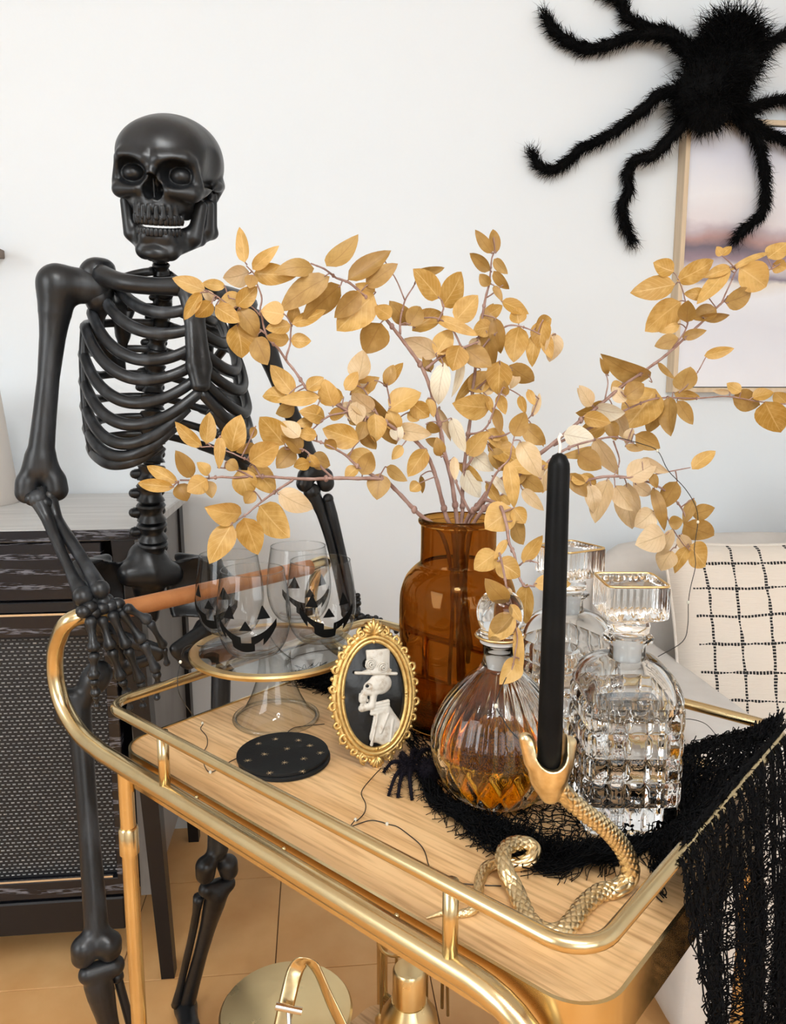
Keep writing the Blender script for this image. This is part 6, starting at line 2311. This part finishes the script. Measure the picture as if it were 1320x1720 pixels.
# ---------------------------------------------------------------- golden branches in the vase
# leaves: base and tip pixel in the photograph's frame, width, tint (0 gold, 1 pale, 2 bleached, 3 bronze)
LEAVES = [(412,441,404,385,20,0),(421,454,464,416,20,0),(419,459,377,469,32,1),(424,459,493,463,32,0),(424,461,419,483,20,3),(345,488,292,468,24,0),(360,505,340,488,15,1),(338,491,311,535,20,0),(356,508,330,533,24,0),(378,481,340,476,17,0),(397,515,429,483,27,0),(405,496,368,515,25,0),(362,515,402,540,27,0),(402,517,434,564,30,3),(399,545,408,599,42,0),(429,567,449,611,32,3),(478,528,440,522,34,0),(488,547,448,552,22,0),(491,545,545,523,20,0),(491,544,496,512,20,0),(486,572,449,567,22,0),(488,572,521,574,22,0),(530,446,466,452,27,3),(549,453,599,402,29,3),(584,471,653,424,29,3),(614,481,665,444,27,3),(550,461,470,517,37,3),(572,479,512,533,37,3),(604,493,562,532,30,3),(625,498,566,555,51,0),(640,542,614,591,44,3),(631,491,599,479,20,0),(657,532,631,515,24,0),(493,662,456,616,29,0),(480,667,442,662,25,0),(537,667,469,673,22,0),(515,655,542,635,22,0),(496,680,466,695,25,3),(534,680,523,700,17,0),(581,655,601,626,20,0),(588,663,633,636,27,0),(577,667,539,663,25,0),(650,646,660,613,20,3),(571,677,625,719,24,1),(603,741,545,721,37,0),(628,773,582,763,29,0),(638,795,633,837,35,3),(478,746,439,702,40,0),(503,734,473,709,25,1),(527,709,498,712,17,0),(532,731,500,727,20,0),(508,759,476,729,25,3),(493,754,466,785,30,3),(419,775,466,746,37,0),(429,748,399,759,15,3),(419,783,463,825,35,0),(387,759,402,700,37,0),(370,732,368,785,17,0),(346,746,351,696,25,0),(338,751,294,711,20,0),(324,802,296,759,25,3),(297,810,247,783,20,0),(289,818,230,812,20,0),(299,813,314,840,27,3),(348,805,316,825,30,0),(348,807,356,835,20,3),(351,798,333,776,17,0),(402,790,419,834,37,0),(427,825,412,845,20,3),(407,866,348,856,35,0),(389,879,353,943,37,0),(409,867,432,926,40,0),(434,850,481,901,46,0),(466,829,522,856,35,1),(380,775,399,788,20,3),(429,717,424,736,12,3),(520,776,495,783,20,0),(523,768,554,781,27,3),(517,766,535,786,17,0),(552,694,577,695,20,0),(609,727,631,751,20,3),(547,738,564,753,17,3),(608,667,655,711,27,3),(588,673,635,704,20,1),(688,545,656,509,28,3),(688,545,707,514,28,3),(697,460,746,451,14,3),(738,501,697,454,33,0),(746,515,777,459,36,0),(765,539,801,498,35,0),(694,551,744,523,31,0),(732,533,799,561,19,0),(735,595,682,567,31,1),(732,595,757,555,31,0),(771,580,760,621,35,0),(826,426,799,388,17,3),(833,424,828,385,17,3),(824,454,792,426,19,3),(829,435,851,459,16,3),(823,479,805,462,17,3),(828,457,853,486,16,3),(829,479,843,504,11,3),(842,506,886,526,20,0),(817,531,843,514,20,0),(871,544,867,517,25,0),(898,552,923,536,27,0),(900,558,892,613,22,0),(914,561,925,600,19,0),(870,548,861,605,36,0),(831,534,840,592,24,3),(827,548,795,555,27,0),(817,556,824,621,30,3),(839,606,837,661,39,0),(857,617,897,642,30,3),(826,686,765,680,39,0),(744,611,734,679,30,2),(780,599,763,664,13,2),(807,621,765,675,16,0),(644,647,675,611,19,0),(653,686,704,658,36,0),(691,677,719,699,28,0),(631,639,600,652,24,0),(719,668,729,699,14,0),(685,693,704,705,19,0),(663,721,722,730,27,1),(716,712,738,726,16,3),(757,702,779,757,22,2),(738,683,757,737,13,1),(785,765,817,726,28,0),(820,743,873,777,31,0),(826,755,848,790,25,3),(823,734,843,727,19,0),(832,686,841,727,16,3),(864,732,882,693,28,3),(879,715,914,746,28,3),(837,661,848,693,17,0),(817,664,826,693,11,0),(873,664,882,693,13,0),(887,655,897,680,13,0),(895,699,908,661,11,1),(892,712,915,748,11,3),(873,740,906,798,33,1),(788,759,826,790,28,2),(779,790,804,834,30,2),(769,777,809,807,16,0),(762,768,763,806,14,1),(815,809,839,847,17,0),(826,799,857,834,14,2),(854,774,864,850,24,0),(842,831,857,847,13,0),(861,854,817,887,47,0),(862,853,881,878,25,0),(862,875,876,912,25,3),(647,784,680,807,19,3),(715,755,686,799,28,0),(675,749,658,771,16,0),(704,812,689,825,19,0),(707,799,710,828,9,3),(609,727,631,752,19,3),(876,821,911,856,19,1),(876,799,911,825,25,3),(741,768,735,737,19,3),(851,907,831,939,13,0),(834,928,798,955,35,0),(835,942,873,966,35,0),(878,944,909,900,21,0),(853,1015,816,976,29,3),(883,983,881,1046,28,0),(898,980,958,979,27,0),(857,1015,875,1043,16,0),(863,1030,824,1075,35,0),(869,1054,873,1137,17,0),(873,1107,843,1147,31,0),(854,987,858,1003,8,1),(1130,457,1097,443,26,0),(1141,472,1200,439,30,0),(1134,478,1062,492,35,0),(1141,506,1085,553,42,0),(1153,541,1156,506,26,3),(1139,568,1101,581,23,3),(1141,544,1106,554,21,0),(1144,567,1183,556,16,3),(1186,495,1151,493,19,0),(1224,450,1172,511,24,0),(1228,448,1184,465,17,0),(1202,520,1163,537,26,3),(1179,533,1226,532,14,3),(1212,429,1228,414,12,0),(1212,429,1203,415,12,0),(1231,448,1296,420,10,0),(1244,450,1287,481,45,0),(1221,509,1263,492,30,3),(1289,434,1320,410,28,0),(1298,443,1320,450,21,0),(1183,598,1231,586,17,0),(1095,642,1015,605,31,3),(1102,610,1130,636,9,3),(1022,631,1009,604,10,3),(994,682,973,649,21,1),(1144,656,1158,617,33,3),(1102,656,1053,718,58,0),(1050,666,1081,645,28,3),(1046,643,1027,656,17,0),(1123,666,1125,729,28,3),(1137,673,1162,711,21,3),(1109,680,1088,725,26,3),(1130,659,1172,666,16,0),(1226,659,1198,656,9,1),(1244,659,1221,645,17,0),(1263,668,1298,659,19,0),(1230,666,1273,680,33,3),(1320,676,1301,659,21,0),(1284,676,1310,725,44,0),(1019,683,973,697,28,0),(1029,683,1053,736,26,1),(1050,676,1029,652,21,1),(1022,706,1034,738,21,3),(1019,715,970,736,28,0),(1064,729,1104,750,28,3),(1062,720,1050,746,14,1),(1050,750,1081,755,12,3),(998,736,1036,795,26,1),(972,762,1008,786,33,3),(1012,755,949,767,17,3),(1053,804,1101,778,35,1),(1078,771,1120,795,17,1),(1020,804,998,874,33,1),(992,813,1001,861,24,1),(1052,813,1059,887,38,1),(1067,813,1095,833,21,1),(1095,795,1102,819,14,3),(1099,858,1069,884,33,1),(1099,819,1118,889,19,3),(1137,809,1111,853,28,3),(1165,837,1149,879,17,3),(1162,865,1199,854,23,3),(1149,882,1198,900,35,3),(1121,896,1074,914,42,1),(1123,879,1146,875,21,3),(1127,924,1109,956,31,1),(1156,914,1132,959,19,0),(1158,917,1184,949,35,0),(1141,900,1158,924,21,1),(1130,889,1113,931,17,1),(1162,786,1200,757,21,0),(956,795,984,833,24,3)]
MOUTH = (VX, VY)
BR = {
    # main stem first, then twigs: (pixel x, pixel y, distance Y into the room, radius)
    'lower_left': ('golden leafed branch reaching low to the left in front of the ribs and glasses', [
        [(745, 1150, .985, .0030), (738, 1000, .985, .0030), (718, 900, .985, .0030), (700, 862, .982, .0030), (668, 828, .975, .0029), (640, 806, .968, .0028), (600, 803, .960, .0026), (540, 804, .950, .0024), (480, 805, .940, .0020), (425, 802, .930, .0018), (380, 803, .925, .0016), (345, 805, .920, .0014), (300, 808, .915, .0011)],
        [(492, 806, .942, .0018), (470, 820, .930, .0017), (440, 842, .920, .0014), (415, 862, .912, .0012), (394, 877, .908, .0010)],
        [(640, 806, .968, .0024), (610, 790, .965, .0020), (580, 765, .960, .0017), (545, 745, .955, .0014), (505, 735, .950, .0011)],
        [(560, 804, .953, .0018), (530, 775, .950, .0016), (510, 755, .948, .0013), (480, 755, .945, .0011)],
        [(425, 802, .930, .0015), (400, 790, .928, .0012), (365, 785, .925, .0010)],
        [(440, 803, .932, .0014), (420, 775, .930, .0012), (390, 762, .928, .0010), (355, 750, .925, .0009)]]),
    'middle_left': ('golden leafed branch curving up left across the skeleton shoulder', [
        [(790, 1130, .990, .0032), (768, 1000, .990, .0032), (757, 900, .990, .0032), (748, 862, .99, .0032), (733, 800, .99, .0030), (716, 760, .988, .0029), (680, 728, .985, .0027), (640, 708, .98, .0025), (590, 690, .975, .0023), (545, 672, .970, .0022), (520, 655, .970, .0020), (495, 618, .970, .0018), (470, 588, .968, .0017), (445, 560, .966, .0015), (437, 530, .964, .0013), (440, 500, .962, .0012), (428, 470, .96, .0010), (415, 445, .96, .0008)],
        [(480, 605, .969, .0016), (486, 580, .968, .0013), (490, 548, .966, .0011)],
        [(445, 560, .966, .0013), (410, 535, .960, .0011), (375, 505, .955, .0010), (350, 490, .952, .0009)],
        [(437, 530, .964, .0011), (415, 510, .960, .0009), (385, 500, .956, .0008)],
        [(640, 708, .98, .0018), (625, 680, .98, .0014), (612, 655, .978, .0011), (590, 645, .976, .0009)],
        [(716, 760, .988, .0020), (690, 730, .988, .0016), (660, 690, .985, .0013), (650, 650, .983, .0010)],
        [(590, 690, .975, .0017), (550, 700, .968, .0013), (525, 720, .962, .0010)]]),
    'upper_left': ('golden leafed branch arching to the upper left with large hanging leaves', [
        [(775, 1140, 1.0, .0033), (772, 1000, 1.0, .0033), (768, 900, 1.0, .0033), (765, 860, 1.0, .0033), (752, 780, 1.0, .0032), (738, 710, .998, .0030), (722, 650, .992, .0028), (700, 605, .986, .0026), (676, 570, .980, .0024), (650, 536, .972, .0022), (626, 508, .966, .0020), (600, 488, .960, .0018), (570, 468, .955, .0015), (540, 450, .950, .0012), (520, 440, .948, .0010)],
        [(715, 620, .990, .0024), (740, 600, .988, .0020), (775, 585, .985, .0017), (805, 573, .982, .0014)],
        [(672, 562, .980, .0018), (674, 530, .978, .0014), (680, 505, .976, .0011), (695, 480, .974, .0009), (700, 462, .973, .0008)],
        [(680, 505, .976, .0010), (665, 470, .974, .0009), (645, 435, .972, .0008)],
        [(735, 540, .985, .0014), (745, 520, .984, .0012), (742, 505, .983, .0010)],
        [(775, 585, .985, .0016), (760, 555, .985, .0014), (735, 535, .985, .0012), (700, 535, .983, .0010)]]),
    'upright': ('golden leafed branch standing straight up with small leaves at its top', [
        [(785, 1140, 1.02, .0030), (782, 1000, 1.02, .0030), (778, 900, 1.02, .0030), (776, 860, 1.02, .0030), (778, 800, 1.02, .0028), (785, 730, 1.02, .0026), (793, 660, 1.02, .0024), (800, 600, 1.02, .0022), (808, 545, 1.02, .0020), (816, 500, 1.02, .0018), (824, 470, 1.02, .0014), (828, 430, 1.02, .0011), (832, 400, 1.02, .0009)],
        [(800, 600, 1.02, .0018), (822, 570, 1.015, .0015), (850, 548, 1.01, .0013), (875, 548, 1.01, .0011), (900, 558, 1.01, .0010), (920, 566, 1.01, .0008)],
        [(793, 660, 1.02, .0018), (815, 640, 1.012, .0014), (840, 620, 1.005, .0011)],
        [(785, 730, 1.02, .0018), (815, 720, 1.01, .0015), (832, 680, 1.0, .0012), (845, 650, .995, .0009)],
        [(780, 790, 1.02, .0020), (815, 740, 1.01, .0016), (850, 730, 1.005, .0013), (890, 700, 1.0, .0010), (905, 670, 1.0, .0008)],
        [(816, 500, 1.02, .0012), (832, 490, 1.015, .0010), (845, 478, 1.01, .0008)]]),
    'upper_right': ('long golden leafed branch reaching to the upper right across the painting', [
        [(800, 1110, 1.0, .0034), (795, 1000, 1.0, .0034), (792, 900, 1.0, .0034), (797, 858, 1.0, .0034), (830, 815, 1.01, .0033), (880, 780, 1.03, .0032), (930, 745, 1.05, .0030), (985, 700, 1.07, .0028), (1040, 655, 1.09, .0026), (1090, 615, 1.11, .0024), (1130, 585, 1.12, .0022), (1170, 548, 1.13, .0020), (1210, 512, 1.14, .0018), (1250, 480, 1.15, .0015), (1290, 455, 1.16, .0012), (1330, 430, 1.17, .0010)],
        [(930, 748, 1.05, .0024), (985, 722, 1.07, .0022), (1030, 700, 1.08, .0019), (1070, 680, 1.09, .0016), (1110, 668, 1.10, .0015), (1170, 669, 1.11, .0014), (1225, 666, 1.12, .0012), (1275, 675, 1.12, .0010), (1325, 680, 1.12, .0009)],
        [(1130, 585, 1.12, .0015), (1155, 545, 1.12, .0012), (1150, 500, 1.12, .0010), (1140, 470, 1.12, .0008)],
        [(1210, 512, 1.14, .0014), (1225, 480, 1.14, .0012), (1240, 450, 1.14, .0010), (1270, 440, 1.14, .0008)],
        [(1140, 660, 1.10, .0012), (1165, 635, 1.10, .0010), (1185, 600, 1.10, .0008)],
        [(1016, 672, 1.08, .0013), (1020, 640, 1.08, .0010), (1010, 608, 1.08, .0007)],
        [(1000, 690, 1.075, .0014), (990, 665, 1.07, .0010)]]),
    'lower_right': ('golden leafed branch drooping to the right with pale hanging leaves', [
        [(810, 1090, .985, .0030), (806, 1000, .985, .0030), (803, 900, .985, .0030), (808, 862, .985, .0030), (845, 830, .990, .0029), (890, 805, .995, .0027), (950, 808, 1.0, .0025), (990, 806, 1.005, .0022), (1040, 803, 1.01, .0020), (1090, 810, 1.015, .0018), (1125, 832, 1.02, .0015), (1150, 862, 1.02, .0013), (1148, 890, 1.02, .0010), (1135, 920, 1.02, .0009)],
        [(890, 803, .995, .0022), (940, 760, 1.01, .0020), (985, 742, 1.02, .0017), (1030, 735, 1.02, .0014), (1065, 745, 1.02, .0011)],
        [(1040, 803, 1.01, .0014), (1075, 800, 1.005, .0012), (1110, 795, 1.0, .0010), (1160, 785, 1.0, .0008)],
        [(1110, 845, 1.01, .0013), (1125, 880, 1.005, .0011), (1140, 905, 1.0, .0009), (1160, 925, 1.0, .0008)],
        [(1030, 740, 1.02, .0013), (1040, 775, 1.015, .0011), (1030, 800, 1.01, .0009)],
        [(845, 830, .990, .0020), (870, 800, .98, .0016), (900, 765, .975, .0012)]]),
    'front_drooping': ('golden leafed branch hanging down in front of the decanters', [
        [(775, 1080, .965, .0028), (778, 980, .962, .0028), (785, 900, .957, .0028), (790, 862, .950, .0028), (812, 846, .92, .0026), (838, 850, .88, .0024), (852, 890, .85, .0021), (862, 930, .835, .0018), (872, 965, .82, .0016), (882, 985, .81, .0013), (895, 985, .81, .0010)],
        [(838, 925, .845, .0016), (846, 960, .80, .0014), (853, 1000, .775, .0012), (864, 1040, .76, .0010), (869, 1080, .755, .0009), (862, 1115, .750, .0008), (850, 1145, .748, .0007)],
        [(812, 846, .92, .0018), (830, 800, .90, .0015), (855, 770, .89, .0012), (862, 740, .89, .0009)],
        [(790, 862, .950, .0020), (770, 820, .94, .0017), (760, 790, .935, .0014), (745, 760, .93, .0011)],
        [(872, 950, .825, .0012), (885, 942, .82, .0010), (905, 945, .815, .0008)]]),
}
branches = []
segs = []
for key, (lab, lines) in BR.items():
    t_ = thing('leafy_branch', lab, 'branch', (VX, VY, TZ + 0.02))
    mb = MB()
    for li, ln in enumerate(lines):
        P = [list(at(x, y, Y=Yv)) + [r] for x, y, Yv, r in ln]
        if li == 0:                                       # inside the glass the stems lean across the neck
            for i, f in ((0, 0.55), (1, 0.35), (2, 0.5)):
                q = np.array(P[i][:3])
                c = np.array([VX, VY])
                q[:2] = c + (q[:2] - c) * f
                lim = 0.040 if i == 2 else 0.06
                d = np.linalg.norm(q[:2] - c)
                if d > lim:
                    q[:2] = c + (q[:2] - c) * lim / d
                P[i][:3] = q
        P = cr(P, 6)
        wob = np.stack([smooth_noise(len(P), 0.0012, 4) for _ in range(3)], 1)
        wob[:1] = 0
        rad = P[:, 3] * (1 + 0.10 * np.sin(np.arange(len(P)) * 2.3)) * 0.92
        mb.tube(P[:, :3] + wob * (0.3 if li else 1.0), rad, 7)
        for i in range(8, len(P) - 4, 11):                # nodes
            mb.ball(P[i, :3] + wob[i] * (0.3 if li else 1), P[i, 3] * 1.45, 7, 5, (1, 1, 1.3))
        px_ = []
        start = 6 * 3 if li == 0 else 0
        for p in P[start:]:
            v = p[:3] - CAM
            dp = v @ FW
            px_.append((CXP + FPX * (v @ RT) / dp, CYP - FPX * (v @ UPV) / dp))
        segs.append((len(branches), np.array(px_), P[start:, :3]))
    branches.append((t_, mb))


def leaf_mesh(base, tip, width, nrm_, curl, fold, wav):
    ax = tip - base
    L_ = np.linalg.norm(ax)
    ax = ax / L_
    n0 = nrm(nrm_ - ax * (nrm_ @ ax))
    sd = np.cross(n0, ax)
    mb = MB()
    NU, NV = 9, 4

    def fn(u, v):
        w_ = width * 0.5 * (math.sin(PI * min(1, u ** 0.80)) ** 0.74 if 0 < u < 1 else 0.0) * (1.06 - 0.12 * u)
        a = 2 * v - 1
        lift = curl * L_ * (u - 0.5) ** 2 * -1 + fold * w_ * (abs(a) ** 1.5) + wav * L_ * math.sin(u * 7 + a) * abs(a)
        return base + ax * (u * L_) + sd * (a * w_) + n0 * lift
    mb.grid(fn, NU, NV, uv=True)
    return mb


cnt_leaf = [0] * len(branches)
more = []
for _ in range(95):                                       # the crowded middle of the bunch, where single leaves cannot be told apart
    si = int(rng.integers(len(segs)))
    bi, pp, P = segs[si]
    ok = np.where((pp[:, 0] > 560) & (pp[:, 0] < 1010) & (pp[:, 1] > 560) & (pp[:, 1] < 815))[0]
    if len(ok) < 3 or bi == 6:
        continue
    k = int(rng.choice(ok))
    an = rng.uniform(0, 2 * PI)
    ln = rng.uniform(24, 52)
    bx, by = pp[k] + rng.normal(0, 12, 2)
    more.append((bx, by, bx + ln * math.cos(an), by + ln * math.sin(an), ln * rng.uniform(.5, .7), int(rng.choice([0, 0, 3, 3, 1, 1, 2]))))
for (bx, by, tx, ty, wpx, kind) in LEAVES + more:
    best = None
    for bi, pp, P in segs:
        d = np.hypot(pp[:, 0] - bx, pp[:, 1] - by)
        # drooping branch only carries the leaves in front of the decanters
        k = int(np.argmin(d))
        if best is None or d[k] < best[0]:
            best = (d[k], bi, P[k])
    dist, bi, p0 = best
    Yb = p0[1] + rng.normal(0, 0.006)
    base = at(bx, by, Y=Yb)
    dpt = (base - CAM) @ FW
    L_px = math.hypot(tx - bx, ty - by)
    tilt = rng.uniform(-0.45, 0.45) * L_px * dpt / FPX
    tip = at(tx + (tx - bx) * 0.06, ty + (ty - by) * 0.06, Y=Yb + tilt)
    wd = wpx * dpt / FPX
    tocam = nrm(CAM - base)
    ang = rng.uniform(-0.6, 0.6)
    ax = nrm(tip - base)
    n0 = nrm(tocam - ax * (tocam @ ax))
    n1 = n0 * math.cos(ang) + np.cross(ax, n0) * math.sin(ang)
    if n1[2] < -0.75:
        n1 = n0
    mb = leaf_mesh(base, tip, wd / math.cos(ang) * 1.14, n1, rng.uniform(-0.5, 0.75), rng.uniform(-0.05, 0.40), rng.uniform(-0.02, 0.02))
    t_, smb = branches[bi]
    lf = mb.part('leaf', M['leaf'][kind], t_)
    cnt_leaf[bi] += 1
    if dist > 3:
        m_ = (p0 + base) / 2 + V3(0, 0, 0.15 * np.linalg.norm(base - p0) * rng.uniform(-.5, 1))
        pts = cr([p0, m_, base, base + (tip - base) * 0.06], 4)
        smb.tube(pts, np.linspace(0.0010, 0.0007, len(pts)), 5)
for t_, mb in branches:
    mb.part('stem', M['branch'], t_)
print('leaves', cnt_leaf)
